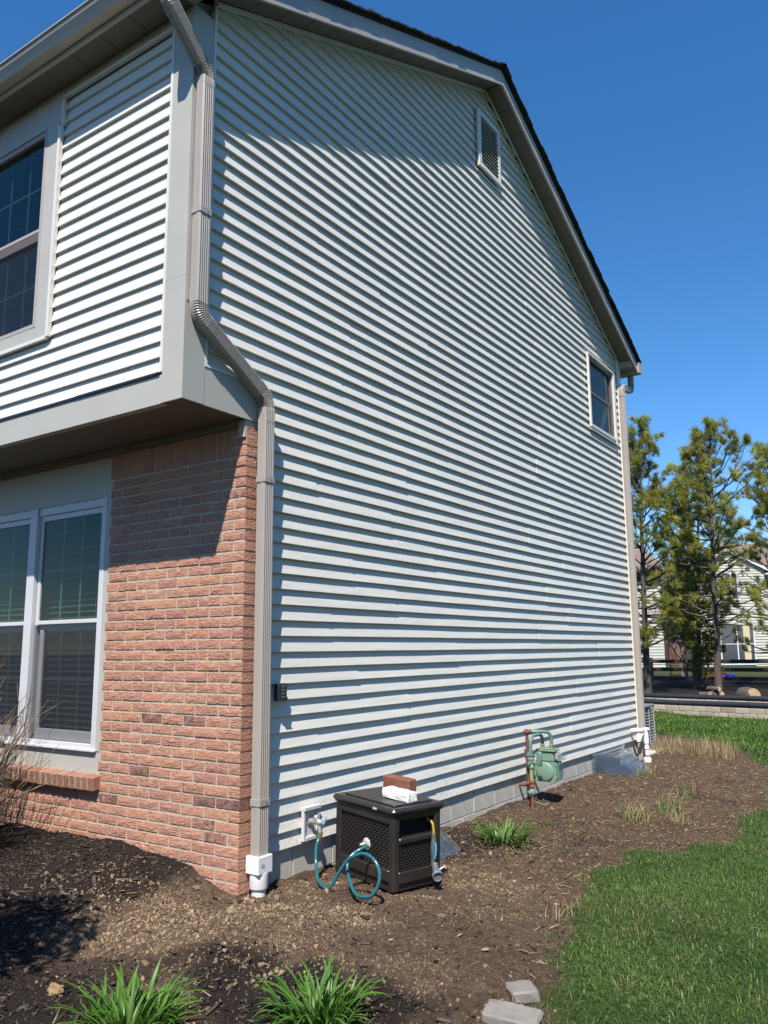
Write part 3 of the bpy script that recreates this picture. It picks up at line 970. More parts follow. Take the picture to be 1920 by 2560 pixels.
# sloping sill of bricks on edge under the window
sl_me = []
for s in range(4):
    r_ = random.Random(90+s)
    mb = MB(); mb.cbox(-.0285, .0285, 0, .135, -.092, 0, .0045)
    mb.v = [(p[0]+r_.uniform(-.001,.001), p[1], p[2]+r_.uniform(-.001,.001)) for p in mb.v]
    sl_me.append(mb.mesh('sill_brick', M['brick_plain']))
x_ = -1.335; b = MB()
Msl = Matrix.Translation((0, -.064, .788)) @ Euler((R(8), 0, 0)).to_matrix().to_4x4()
while x_ > -3.3:
    o = link('sill_brick', rb.choice(sl_me), wall)
    o.matrix_local = Matrix.Translation((x_, rb.uniform(-.002, .002), rb.uniform(-.0015, .0015))) @ Msl
    x_ -= PITCH
b.box(-3.3, -1.308, .004, .13, -.084, -.004, M=Msl)
b.build('sill_mortar', M['mortar'], wall)

# -- ground floor window in the brick front
def bar(b, x0, x1, y0, y1, z0, z1, c=.003): b.cbox(x0, x1, y0, y1, z0, z1, c)
win = part('window', (0, 0, 0), house, label='white double hung window pair beside the brick, blinds half lit')
b = MB(); b.box(LEFT, -1.3445, .018, .06, 2.747, 3.041); b.box(LEFT, -1.3445, .018, .06, .79, .952); b.box(-1.3915, -1.3445, .012, .06, .952, 2.747)
b.build('surround_board', M['trim'], win)
b = MB()
bar(b, -1.443, -1.392, .008, .09, .953, 2.746); bar(b, -2.338, -2.242, .004, .09, .953, 2.746)
bar(b, -3.25, -3.16, .008, .09, .953, 2.746)
for (xa, xb) in ((-2.2345, -1.4435), (-3.1595, -2.3455)):
    bar(b, xa, xb, .02, .09, 2.684, 2.745); bar(b, xa, xb, .02, .09, .9535, .992)
b.cbox(-3.26, -1.385, -.010, .0195, .944, .9625, .004)
b.build('frame', M['white'], win)
for (xa, xb) in ((-2.234, -1.444), (-3.159, -2.346)):
    b = MB()                                            # sashes
    bar(b, xa, xa+.035, .036, .06, 1.83, 2.683); bar(b, xb-.028, xb, .036, .06, 1.83, 2.683)
    bar(b, xa+.0355, xb-.0285, .034, .06, 1.838, 1.868); bar(b, xa+.0355, xb-.0285, .036, .06, 2.64, 2.683)
    bar(b, xa+.03, xa+.075, .062, .085, .993, 1.86); bar(b, xb-.06, xb-.02, .062, .085, .993, 1.86)
    bar(b, xa+.0755, xb-.0605, .062, .085, .993, 1.07); bar(b, xa+.0755, xb-.0605, .062, .085, 1.80, 1.86)
    b.build('sash', M['white'], win)
    b = MB(); b.box(xa+.034, xb-.027, .046, .050, 1.866, 2.642); b.box(xa+.07, xb-.055, .072, .076, 1.066, 1.802)
    b.build('pane', M['glass'], win)
    MB().box(xa+.004, xb-.004, .030, .0315, .994, 1.837).build('insect_screen', M['screen'], win)
    b = MB()
    for q in (1/3, 2/3):
        xm = xa+.05 + (xb-xa-.09)*q
        b.box(xm-.008, xm+.008, .054, .058, 1.868, 2.64); b.box(xm-.008, xm+.008, .078, .082, 1.07, 1.80)
    for zz in (1.43, 2.25):
        yy = .0582 if zz > 1.8 else .0822
        b.box(xa+.06, xb-.04, yy, yy+.003, zz-.008, zz+.008)
    b.build('grille', M['grille'], win)
    b = MB(); z = 1.0
    while z < 2.70:
        mz = Matrix.Translation(((xa+xb)/2, .15, z)) @ Euler((R(22), 0, 0)).to_matrix().to_4x4()
        b.box(-(xb-xa)/2+.03, (xb-xa)/2-.03, -.024, .024, -.0015, .0015, M=mz); z += .0445
    for q in (.22, .78):
        b.box(xa+(xb-xa)*q-.002, xa+(xb-xa)*q+.002, .120, .123, 1.0, 2.7)
    b.build('blind', M['blind'], win)
MB().box(-3.3, -1.376, .30, .44, .72, 3.0).build('room_shade', M['dark'], win)

# -- upper front window
win = part('window', (0, 0, 0), house, label='dark upper double hung window in wide grey trim on the front')
b = MB()
b.box(-1.532, -1.3925, -.557, -.515, 3.802, 5.444); b.box(-3.2, -1.5325, -.557, -.515, 3.802, 3.893)
b.build('casing', M['trim'], win)
b = MB()
bar(b, -1.562, -1.5328, -.561, -.49, 3.894, 5.4435, .002); bar(b, -3.0, -1.5625, -.559, -.49, 3.894, 3.925, .002); bar(b, -3.0, -1.5625, -.545, -.49, 5.405, 5.4435, .002)
b.box(-3.0, -1.5625, -.5335, -.50, 4.655, 4.678)
MB().box(-3.0, -1.5625, -.5315, -.495, 4.585, 4.6545).build('meeting_rail', simple('rail_brown', (.11,.09,.085), .5, .3, .05), win)  # lower rail darkened: its recess shade is put into the colour
b.build('frame', simple('window_frame_clay', (.36,.315,.295), .4, .4, .05), win)
b = MB(); b.box(-3.0, -1.563, -.523, -.519, 4.679, 5.405); b.box(-3.0, -1.563, -.512, -.508, 3.925, 4.60); b.build('pane', M['glass'], win)
b = MB()
for xm in (-1.80, -2.04, -2.28):
    b.box(xm-.008, xm+.008, -.500, -.496, 3.93, 4.60); b.box(xm-.008, xm+.008, -.512, -.508, 4.68, 5.40)
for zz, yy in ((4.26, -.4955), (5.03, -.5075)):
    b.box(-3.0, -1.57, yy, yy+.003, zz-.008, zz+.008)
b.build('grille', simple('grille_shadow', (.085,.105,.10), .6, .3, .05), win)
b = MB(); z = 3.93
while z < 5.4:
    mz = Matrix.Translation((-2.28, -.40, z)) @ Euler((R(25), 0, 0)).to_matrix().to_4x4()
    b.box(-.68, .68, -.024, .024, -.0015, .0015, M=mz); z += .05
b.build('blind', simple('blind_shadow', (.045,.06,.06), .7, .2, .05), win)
MB().box(-3.0, -1.5635, -.5295, -.5285, 3.926, 4.584).build('insect_screen', M['screen_fine'], win)
MB().box(-3.0, -1.561, -.20, -.13, 3.88, 5.46).build('room_shade', M['dark'], win)

# -- small window high on the side wall
win = part('window', (0, 0, 0), house, label='small dark sliding sash window near the rear corner of the side wall')
b = MB()
bar(b, .002, .030, 6.365, 6.405, 4.49, 5.485, .002); bar(b, .002, .034, 7.36, 7.425, 4.45, 5.485, .002)
bar(b, .002, .036, 6.3655, 7.4245, 5.4855, 5.515, .002); bar(b, .002, .030, 6.4055, 7.3595, 4.49, 4.53, .002)
bar(b, .0022, .022, 6.38, 7.42, 4.455, 4.4895, .002)
b.build('frame', M['cream'], win)
brn = simple('sash_brown', (.16,.135,.13), .5, .4, .05)
b = MB()
b.box(-.05, .0018, 6.4055, 6.435, 4.5305, 5.485); b.box(-.05, .0018, 7.315, 7.3598, 4.5305, 5.485); b.box(-.05, .0018, 6.4352, 7.3148, 5.44, 5.485); b.box(-.05, .0018, 6.4352, 7.3148, 4.5305, 4.56)
b.box(-.04, -.0085, 6.4352, 7.3148, 4.985, 5.025)
b.box(-.028, -.0085, 7.20, 7.24, 4.5602, 4.984)
b.build('sash', brn, win)
b = MB(); b.box(-.030, -.026, 6.4352, 7.3148, 5.025, 5.44); b.box(-.024, -.020, 6.4352, 7.3148, 4.56, 4.985); b.build('pane', M['glass'], win)
MB().box(-.006, -.005, 6.4352, 7.3148, 4.56, 5.44).build('insect_screen', M['screen_fine'], win)
MB().box(-.32, -.26, 6.42, 7.36, 4.54, 5.47).build('room_shade', M['dark'], win)

# -- gable louvre
vent = part('gable_vent', (0, 0, 0), house, label='rectangular slatted vent under the gable peak')
b = MB()
bar(b, .001, .030, 3.355, 3.415, 6.645, 7.32, .003); bar(b, .001, .030, 3.825, 3.872, 6.645, 7.32, .003)
bar(b, .001, .030, 3.4155, 3.8245, 7.262, 7.32, .003); bar(b, .001, .032, 3.4155, 3.8245, 6.645, 6.695, .003)
b.build('frame', M['cream'], vent)
for i in range(13):
    z = 6.715 + i*.0425
    mz = Matrix.Translation((.010, 3.62, z)) @ Euler((0, R(38), 0)).to_matrix().to_4x4()
    MB().box(-.020, .020, -.2055, .2055, -.0022, .0022, M=mz).build('slat', M['cream'], vent)
MB().box(.0005, .0035, 3.41, 3.83, 6.69, 7.27).build('vent_backing', M['dark'], vent)

# -- concrete block foundation along the side
fnd = part('foundation', (0, 0, 0), house)
MB().box(-.30, -.045, .11, 7.70, -.4, .405).build('block_mortar', simple('block_mortar', (.22,.215,.20), .95, .1, .2, 12), fnd)
blk = []
for s in range(4):
    r_ = random.Random(200+s); mb = MB(); mb.cbox(-.02, 0, -.1985, .1985, -.0985, .0985, .003)
    blk.append(mb.mesh('foundation_block', M['concrete']))
for rrow, zc in enumerate((.303, .101)):
    y_ = .12 + (.2 if rrow else 0)
    while y_ < 7.62:
        o = link('foundation_block', rs.choice(blk), fnd); o.location = (-.027 + rs.uniform(-.0015, .0015), y_+.2, zc + rs.uniform(-.001, .001)); y_ += .4065
MB().box(-.044, -.02, 7.62, 7.70, -.3, .40).build('foundation_corner', M['concrete'], fnd)
# ------------------------------------------------------------------ downspouts
def spout_profile(a=.0365, b_=.047):
    """cross-section (u = away from the wall, v = along it), ribbed on its visible sides"""
    P = []
    def side(p, q, n, ribs, d):
        p = Vector(p); q = Vector(q); t = q-p; L = t.length; t.normalize(); nrm = Vector((t.y, -t.x))
        P.append(p)
        for (c, w) in ribs:
            s = c*L
            for ds, dd in ((-w, 0), (-w*.5, -d), (w*.5, -d), (w, 0)):
                P.append(p + t*(s+ds) + nrm*dd)
        P.append(q)
    c = .009
    side((-a+c, -b_), (a-c, -b_), 0, [(.12, .005), (.32, .005), (.50, .004)], .004)
    side((a, -b_+c), (a, b_-c), 0, [(.14, .0055), (.36, .0055), (.58, .0055), (.80, .0055)], .005)
    side((a-c, b_), (-a+c, b_), 0, [(.3, .005), (.7, .005)], .004)
    side((-a, b_-c), (-a, -b_+c), 0, [], 0)
    return P
def sweep_yz(b, x0, path, scales, prof=None, mi=0):
    prof = prof or spout_profile()
    n = len(prof); vs = []
    for i, (y_, z_) in enumerate(path):
        p0 = path[max(i-1, 0)]; p1 = path[min(i+1, len(path)-1)]
        t = Vector((p1[0]-p0[0], p1[1]-p0[1])).normalized()
        N = Vector((-t.y, t.x))                       # for t = down, N = +y
        for pt in prof:
            s = scales[i] if not hasattr(scales[i], '__len__') else scales[i][0 if pt.y*scales[i][2] > 0 else 1]
            vs.append((x0 + pt.x*(1 if s > .985 else .86), y_ + N.x*pt.y*s, z_ + N.y*pt.y*s))
    fs = []
    for i in range(len(path)-1):
        for k in range(n):
            k2 = (k+1) % n
            fs.append((i*n+k, i*n+k2, (i+1)*n+k2, (i+1)*n+k))
    fs.append(tuple(range(n-1, -1, -1))); fs.append(tuple((len(path)-1)*n+k for k in range(n)))
    b.add(vs, fs, mi)
def bend(p0, p1, p2, r, n=20):
    """fillet points round corner p1, with crimped ring scales"""
    a = (Vector(p0)-Vector(p1)).normalized(); c = (Vector(p2)-Vector(p1)).normalized()
    ang = a.angle(c); d = r/math.tan(ang/2)
    s = Vector(p1)+a*d; e = Vector(p1)+c*d
    mid = (a+c).normalized(); ctr = Vector(p1)+mid*(r/math.sin(ang/2))
    v0 = s-ctr; v1 = e-ctr
    tot = v0.angle(v1); sg = 1 if v0.x*v1.y-v0.y*v1.x > 0 else -1
    pts = []; sc = []
    for i in range(n+1):
        t_ = sg*tot*i/n
        pts.append((ctr.x+v0.x*math.cos(t_)-v0.y*math.sin(t_), ctr.y+v0.x*math.sin(t_)+v0.y*math.cos(t_)))
    return pts
def crimp(n, inner):
    """alternating ring scale, deep on the inner side of the bend"""
    return [((1.0, 1.0, inner) if i % 2 == 0 else (.86, .93, inner)) for i in range(n)]
big = lambda k: [Vector((p.x*k, p.y*k)) for p in spout_profile()]
sp = thing('downspout', (0, 0, 0), 'taupe ribbed downspout with crimped elbows beside the brick corner', 'downspout', 'downspouts on the house')
X0 = .058
Q = [(-.817, 5.735), (-.817, 5.535), (-.488, 5.235), (-.488, 3.615), (.118, 3.245), (.118, .395)]
B1 = bend(Q[0], Q[1], Q[2], .10, 16); B2 = bend(Q[1], Q[2], Q[3], .12, 16); B3 = bend(Q[2], Q[3], Q[4], .12, 22); B4 = bend(Q[3], Q[4], Q[5], .12, 22)
def straight(a, c, k=1.0, name='pipe'):
    b = MB(); sweep_yz(b, X0, [a, c], [1, 1], big(k)); b.build(name, M['spout'], sp)
def elbow(P, inner, ext0, ext1):
    b = MB()
    pa = Vector(P[0]); ta = (Vector(P[0])-Vector(P[1])).normalized(); pb = Vector(P[-1]); tb = (Vector(P[-1])-Vector(P[-2])).normalized()
    path = [tuple(pa+ta*ext0)] + list(P) + [tuple(pb+tb*ext1)]
    sweep_yz(b, X0, path, [1]+crimp(len(P), inner)+[1], big(1.035)); b.build('elbow', M['spout'], sp)
straight(Q[0], B1[0]); elbow(B1, 1, .06, .05); elbow(B2, -1, .05, .05); elbow(B3, 1, .09, .06); elbow(B4, -1, .06, .09)
straight(B1[-1], B2[0]); straight(B2[-1], B3[0]); straight(B3[-1], B4[0]); straight(B4[-1], Q[-1])
def strap(y_, z_, label=None):
    b = MB(); sweep_yz(b, X0+.001, [(y_, z_+.019), (y_, z_-.019)], [1, 1], [Vector((p.x*1.09, p.y*1.075)) for p in [Vector((-.0365,-.042)), Vector((-.032,-.047)), Vector((.030,-.047)), Vector((.0365,-.040)), Vector((.0365,.040)), Vector((.030,.047)), Vector((-.0365,.047))]])
    b.build('strap', M['spout'], sp)
    b = MB(); b.lathe([(.004, 0), (.004, .003), (.001, .005)], (X0+.041, y_+.012, z_), (1, 0, 0), 8); b.build('screw', M['screw'], sp)
strap(-.488, 4.275); strap(.118, 2.705); strap(.118, .735)
for (y_, z_) in ((-.30, 3.535), (-.02, 3.365)):
    b = MB(); b.lathe([(.004, 0), (.004, .003), (.001, .005)], (X0+.0385, y_, z_), (1, 0, 0), 8); b.build('screw', M['screw'], sp)
b = MB(); b.box(.002, .030, .168, .182, 3.16, 3.30); b.box(.002, .012, .10, .19, 3.28, 3.31); b.build('wall_bracket', M['white'], sp)

sp2 = thing('downspout', (0, 0, 0), 'slender beige downspout down the rear corner of the side wall', 'downspout', 'downspouts on the house')
_sp, sp = sp, sp2
Q = [(8.12, 5.74), (8.12, 5.43), (7.655, 5.36), (7.655, .43)]
B1 = bend(Q[0], Q[1], Q[2], .10, 12); B2 = bend(Q[1], Q[2], Q[3], .10, 12)
X0 = .052
straight(Q[0], B1[0]); elbow(B1, -1, .04, .03); elbow(B2, 1, .02, .06); straight(B1[-1], B2[0])
prev = B2[-1]
for zz in (4.30, 2.35, 1.06, .40):
    straight(prev, (7.655, zz), 1.0)
    if zz > .5: straight((7.655, zz+.05), (7.655, zz), 1.04, 'joint_sleeve')
    prev = (7.655, zz)
sp = _sp

# ------------------------------------------------------------------ white drain pipe under the front downspout
dp = thing('drain_pipe', (.058, .118, .15), 'white drain adapter and pipe taking the front downspout into the soil', 'pipe')
b = MB(); b.cbox(-.052, .052, -.062, .062, .185, .285, .004); b.build('square_adapter', M['pvc'], dp)
b = MB(); 
for i_ in range(7): b.box(.0522, .0525, -.034+i_*.0042, -.0322+i_*.0042+.001*(i_ % 2), .220, .234)
b.box(.0522, .0525, -.034, -.014, .240, .2425); b.build('printed_mark', simple('grey_print', (.12,.12,.13), .6, .3, .1), dp)
b = MB(); b.lathe([(.054, .10), (.056, .105), (.056, .188)], (0, 0, 0), (0, 0, 1), 28); b.build('collar', M['pvc'], dp, 40)
b = MB(); b.lathe([(.043, -.12), (.043, .108)], (0, 0, 0), (0, 0, 1), 28); b.build('pipe', simple('pvc_weathered', (.66,.64,.60), .35, .4, .08, 9, dirt=.4, dirtcol=(.3,.25,.2)), dp, 40)

dr = thing('drain_pipe', (.10, 7.55, .10), 'short white plastic discharge pipe with elbow at the rear corner', 'pipe')
b = MB(); b.tube([(-.10, -.22, .435), (.02, -.16, .442), (.05, .02, .44)], .030, 14); b.build('cross_arm', M['pvc'], dr, 40)
b = MB(); b.tube([(.035, -.07, .44), (.06, -.09, .40), (.06, -.09, .12)], .027, 14); b.build('pipe', M['pvc'], dr, 40)
b = MB(); b.lathe([(.034, .27), (.034, .33)], (.06, -.09, 0), n=18); b.lathe([(.034, .20), (.034, .235)], (.06, -.09, 0), n=18); b.build('coupling', M['pvc'], dr, 40)
b = MB(); b.lathe([(.046, -.05), (.046, .02), (.050, .022), (.050, .07), (.046, .085), (.030, .10)], (.06, -.09, 0), n=20); b.build('cleanout', M['pvc'], dr, 40)
b = MB(); b.cbox(-.105, .03, .01, .125, .27, .37, .004); b.build('square_adapter', M['pvc'], dr)
b = MB(); b.cbox(-.095, .02, .02, .11, -.2, .2699, .004); b.build('spout_tail', M['spout'], dr)

# ------------------------------------------------------------------ garden tap
metal = simple('zinc_valve', (.55,.53,.50), .35, .5, .1, 30, metal=.6)
brass = simple('brass_fitting', (.50,.34,.16), .35, .5, .15, 30, metal=.8)
tapgrey = simple('grey_blue_plastic', (.22,.27,.36), .4, .45, .05)
tp = thing('garden_tap', (0, .65, .52), 'outdoor tap with grey blue handle on a white wall block', 'tap')
b = MB()
b.cbox(.0, .034, -.082, .086, .082, .106, .003); b.cbox(.0, .024, -.082, -.064, -.105, .0815, .003); b.cbox(.0, .024, .066, .086, -.105, .0815, .003); b.cbox(.0, .026, -.0635, .0655, -.105, -.08, .003)
b.box(.0, .006, -.0635, .0655, -.0795, .0815)
b.build('mounting_block', M['white'], tp)
b = MB(); b.lathe([(.034, 0), (.034, .006), (.022, .012), (.017, .014), (.017, .07), (.020, .075), (.020, .09), (.012, .10)], (.004, .0, .01), (1, 0, 0), 18)
b.tube([(.075, 0, .01), (.088, 0, -.02), (.092, 0, -.05)], .013, 10); b.lathe([(.014, 0), (.018, .004), (.018, .022), (.012, .03)], (.06, 0, .022), (0, 0, 1), 14)
b.build('valve_body', metal, tp, 40)
b = MB(); b.lathe([(.012, .0), (.030, .006), (.034, .012), (.034, .030), (.028, .034), (.024, .022), (.004, .020)], (.082, .018, .012), Vector((.75, .5, -.15)), 10); b.build('handle', tapgrey, tp, 30)
b = MB(); b.lathe([(.016, -.078), (.0165, -.05), (.015, -.046)], (.092, 0, 0), (0, 0, 1), 12); b.build('hose_union', brass, tp, 40)

# ------------------------------------------------------------------ black key box
kb = thing('lock_box', (.002, .33, 1.367), 'small black key safe on the siding beside the downspout', 'box')
blk = simple('black_plastic', (.014,.014,.015), .35, .5, .1)
MB().cbox(0, .042, -.042, .042, -.055, .055, .006).build('case', blk, kb)
b = MB()
for i in range(4):
    b.cbox(.0425, .048, -.018, .018, .028-i*.022, .042-i*.022, .002)
b.build('dial', simple('dial_grey', (.09,.09,.085), .4, .5, .1), kb)
MB().cbox(.0425, .054, -.030, .030, -.053, -.045, .002).build('latch', blk, kb)

# ------------------------------------------------------------------ hose reel box
resin = simple('brown_black_resin', (.024,.020,.0185), .36, .5, .15, 8, .12, 220, dirt=.35, dirtcol=(.10,.08,.06))
BX = thing('hose_box', (.415, .935, .182), 'dark brown resin hose reel box with basket weave panels and lid', 'storage box', rot=(0, R(2), R(-16)))
W_, D_, H_ = .60, .40, .455
def bpart(b, n, mat=resin, sm=None, lab=None): return b.build(n, mat, BX, sm, label=lab)
hw, hd = W_/2, D_/2
for (sx, sy) in ((-1,-1), (1,-1), (1,1), (-1,1)):
    MB().cbox(min(sx*hw, sx*(hw-.055)), max(sx*hw, sx*(hw-.055)), min(sy*hd, sy*(hd-.055)), max(sy*hd, sy*(hd-.055)), 0, H_, .012).build('corner_post', resin, BX)
# front rails with arched foot
b = MB()
b.cbox(-hw+.05, hw-.05, -hd+.004, -hd+.035, .055, .125, .006); b.cbox(-hw+.05, hw-.05, -hd+.004, -hd+.035, .395, H_, .005)
b.cbox(hw-.035, hw-.004, -hd+.05, hd-.05, .045, .115, .006); b.cbox(hw-.035, hw-.004, -hd+.05, hd-.05, .415, H_, .005); b.cbox(hw-.038, hw-.002, -hd+.05, hd-.05, .275, .312, .008)
b.cbox(-hw+.05, hw-.05, hd-.035, hd-.004, .04, H_, .006); b.cbox(-hw+.004, -hw+.035, -hd+.05, hd-.05, .04, H_, .006)
b.cbox(-hw+.05, hw-.05, -hd+.02, -hd+.034, .0, .055, .003); b.cbox(hw-.034, hw-.02, -hd+.05, hd-.05, .0, .045, .003)
bpart(b, 'frame_rails')
def weave(b, u0, u1, v0, v1, fn, nu, nv):
    du = (u1-u0)/nu; dv = (v1-v0)/nv
    for j in range(nv):
        for i in range(-1, nu):
            a = u0 + (i + (.5 if j % 2 else 0))*du; c = a + du
            if i < 0 and j % 2 == 0: continue
            a2, c2 = max(a, u0), min(c, u1)
            if c2-a2 < .2*du: continue
            zb = v0 + j*dv; vs = []
            for t_ in (0, .25, .5, .75, 1.0):
                u = a2 + (c2-a2)*t_; h = .011*math.sin(math.pi*t_)
                vs += [fn(u, zb+.12*dv, h*.2), fn(u, zb+.30*dv+.12*dv*math.sin(math.pi*t_), h), fn(u, zb+.80*dv, h), fn(u, zb+.96*dv, h*.2)]
            fs = [(4*k+m_, 4*k+m_+1, 4*k+m_+5, 4*k+m_+4) for k in range(4) for m_ in range(3)]
            b.add(vs, fs)
b = MB(); b.box(-hw+.05, hw-.05, -hd+.024, -hd+.034, .12, .40)
weave(b, -hw+.055, hw-.055, .125, .395, lambda u, v, h: (u, -hd+.0235-h, v), 13, 16); o = bpart(b, 'weave_panel', sm=35)
b = MB(); b.box(hw-.034, hw-.024, -hd+.05, hd-.05, .11, .28)
weave(b, -hd+.055, hd-.055, .115, .275, lambda u, v, h: (hw-.0235+h, u, v), 9, 10); bpart(b, 'weave_panel', sm=35)
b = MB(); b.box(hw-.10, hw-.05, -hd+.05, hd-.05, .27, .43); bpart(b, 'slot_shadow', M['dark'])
lid = bpart(MB().cbox(-hw-.018, hw+.018, -hd-.018, hd+.018, H_+.001, H_+.038, .014), 'lid')
MB().cbox(-hw+.045, hw-.045, -hd+.04, hd-.04, H_+.0385, H_+.047, .005).build('raised_panel', resin, lid)
MB().cbox(-hw-.004, hw+.004, -hd-.004, hd+.004, H_-.008, H_+.0005, .003).build('lid_rim', resin, lid)
MB().box(.115, .155, -hd-.0186, -hd-.0181, H_+.012, H_+.026).build('lid_sticker', simple('pale_sticker', (.5,.5,.52), .5, .4, .2, 60), lid)
b = MB(); b.lathe([(.036, 0), (.036, .006), (.031, .009), (.012, .010)], (.02, -hd+.018, .235), (0, -1, 0), 24); bpart(b, 'inlet_disc', simple('inlet_grey', (.50,.51,.52), .4, .4, .06), 40)
b = MB(); b.lathe([(.017, .008), (.017, .035), (.013, .04), (.013, .052)], (.02, -hd+.018, .235), (-.3, -1, -.12), 12); bpart(b, 'inlet_nut', simple('worn_brass', (.30,.25,.19), .4, .5, .2, 40, metal=.6), 40)

# bricks weighing the lid down
def stone_block(name, L, D, H, mat, label, cat, loc, rot, seed, cham=.006, jit=.002, group=None):
    r_ = random.Random(seed); mb = MB(); mb.cbox(-L/2, L/2, -D/2, D/2, 0, H, cham)
    bm = bmesh.new(); me0 = mb.mesh('t', mat); bm.from_mesh(me0); bpy.data.meshes.remove(me0)
    bmesh.ops.subdivide_edges(bm, edges=[e for e in bm.edges if e.calc_length() > .04], cuts=2, use_grid_fill=True)
    for v in bm.verts: v.co += Vector((r_.uniform(-jit, jit), r_.uniform(-jit, jit), r_.uniform(-jit, jit)*.6))
    me = bpy.data.meshes.new(name); bm.to_mesh(me); bm.free(); me.materials.append(mat)
    o = link(name, me, None, label, cat, group); o.location = loc; o.rotation_euler = rot
    return o
paver = simple('brown_clay_paver', (.20,.085,.060), .9, .2, .25, 14, .5, 140)
t = NT('whitewashed_brick'); co = t.coord('Object')
fk = t.ramp(t.noise(co, 16, 6, .75), [(.36, 0), (.42, 1)])
c_ = t.mix(fk, (.40,.22,.16), (.76,.75,.73)); c_ = t.mix(t.ramp(t.noise(co, 9, 5, .7), [(.55, 0), (.75, .35)]), c_, (.35,.33,.31))
t.bsdf(c_, .85, .2, 0, t.bump(t.noise(co, 60, 5, .7), .5, .006)); wbrick = t.mat
TOPZ = .182+.455+.047
stone_block('brick', .245, .085, .060, wbrick, 'white painted brick lying in front of a brown brick on the dark box', 'brick', (.555, .885, TOPZ-.003), (0, R(2), R(-15)), 3, .005, .003, 'bricks on the hose box')
stone_block('brick', .250, .078, .118, paver, 'brown clay brick on edge behind the white one on the box lid', 'brick', (.480, .998, TOPZ-.003), (0, R(2), R(-13)), 4, .008, .0015, 'bricks on the hose box')

# teal hose from the tap to the box
hosem = simple('teal_hose', (.018,.115,.145), .22, .55, .1, 20, dirt=.15, dirtcol=(.2,.17,.12))
def smooth_path(P, n=8):
    P = [Vector(p) for p in P]; out = []
    for i in range(len(P)-1):
        p0, p1, p2, p3 = P[max(i-1, 0)], P[i], P[i+1], P[min(i+2, len(P)-1)]
        for k in range(n):
            t_ = k/n
            out.append(.5*((2*p1) + (p2-p0)*t_ + (2*p0-5*p1+4*p2-p3)*t_*t_ + (3*p1-p0-3*p2+p3)*t_**3))
    return out + [P[-1]]
hs = thing('garden_hose', (.3, .45, .2), 'teal garden hose looping from the tap to the box inlet', 'hose')
hp = [(.092,.650,.445),(.095,.625,.42),(.10,.60,.37),(.13,.565,.29),(.20,.50,.232),(.285,.445,.213),(.345,.43,.222),(.385,.455,.295),(.447,.47,.38),(.500,.475,.412),(.55,.478,.430),(.60,.475,.428),(.648,.47,.405),(.682,.462,.365),(.695,.452,.32),(.685,.44,.268),(.655,.43,.225),(.61,.43,.208),(.55,.435,.206),(.50,.455,.225),(.455,.485,.262),(.415,.515,.30),(.395,.54,.335),(.395,.555,.365),(.41,.585,.392),(.44,.62,.415),(.462,.668,.424)]
b = MB(); b.tube([Vector(p)-Vector((.3,.45,.2)) for p in smooth_path(hp, 6)], .0105, 10); b.build('hose', hosem, hs, 60)
b = MB(); b.lathe([(.014, 0), (.014, .028), (.0115, .034)], Vector((.092,.650,.440))-Vector((.3,.45,.2)), (0, -.25, -1), 12); b.build('hose_coupling', brass, hs, 40)

# spray nozzle hanging from the slot of the box
nz = thing('spray_nozzle', (.79, .93, .3), 'grey and sky blue spray nozzle hanging on a yellow leader', 'spray nozzle')
T = nz.location
grey = simple('nozzle_grey', (.10,.11,.125), .4, .45, .1)
sky = simple('nozzle_blue', (.045,.38,.58), .35, .45, .06)
yel = simple('yellow_hose', (.36,.27,.03), .4, .4, .3, 60)
NX = .742
b = MB(); b.tube([Vector(p)-T for p in smooth_path([(.60,.99,.575),(.68,.985,.568),(.735,.98,.545),(.752,.972,.505),(.755,.968,.475)], 5)], .0085, 8); b.build('yellow_leader', yel, nz, 60)
b = MB(); b.lathe([(.013, 0), (.013, .025), (.011, .03)], Vector((.755,.968,.452))-T, (0, 0, 1), 12); b.build('brass_end', simple('worn_brass_end', (.2,.16,.12), .45, .5, .2, metal=.5), nz, 40)
b = MB(); b.lathe([(.013, 0), (.016, -.01), (.020, -.05), (.021, -.085), (.017, -.115), (.018, -.15), (.02, -.165)], Vector((.756,.966,.452))-T, (.05, -.05, 1), 14); b.build('grip', grey, nz, 45)
b = MB(); b.tube([Vector(p)-T for p in ((.776,.953,.43),(.782,.95,.40),(.779,.949,.36),(.772,.95,.335))], .0055, 6); b.build('trigger', sky, nz, 50)
b = MB(); b.tube([Vector(p)-T for p in ((.762,.965,.30),(.775,.95,.275),(.80,.925,.255))], [.021,.022,.024], 12); b.build('neck', grey, nz, 50)
b = MB(); b.lathe([(.018, -.03), (.026, -.012), (.028, -.006), (.024, 0)], Vector((.803,.922,.250))-T, (.62,-.70,-.28), 18); b.build('collar', sky, nz, 45)
b = MB(); b.lathe([(.030, 0), (.034, .004), (.034, .020), (.030, .024), (.029, .017), (.002, .015)], Vector((.803,.922,.250))-T, (.62,-.70,-.28), 20); b.build('spray_head', simple('nozzle_head', (.16,.17,.18), .4, .45, .1), nz, 40)
b = MB(); b.tube([Vector(p)-T for p in ((.80,.955,.272),(.815,.985,.285),(.818,1.0,.272))], .006, 6); b.build('lever', M['white'], nz, 50)

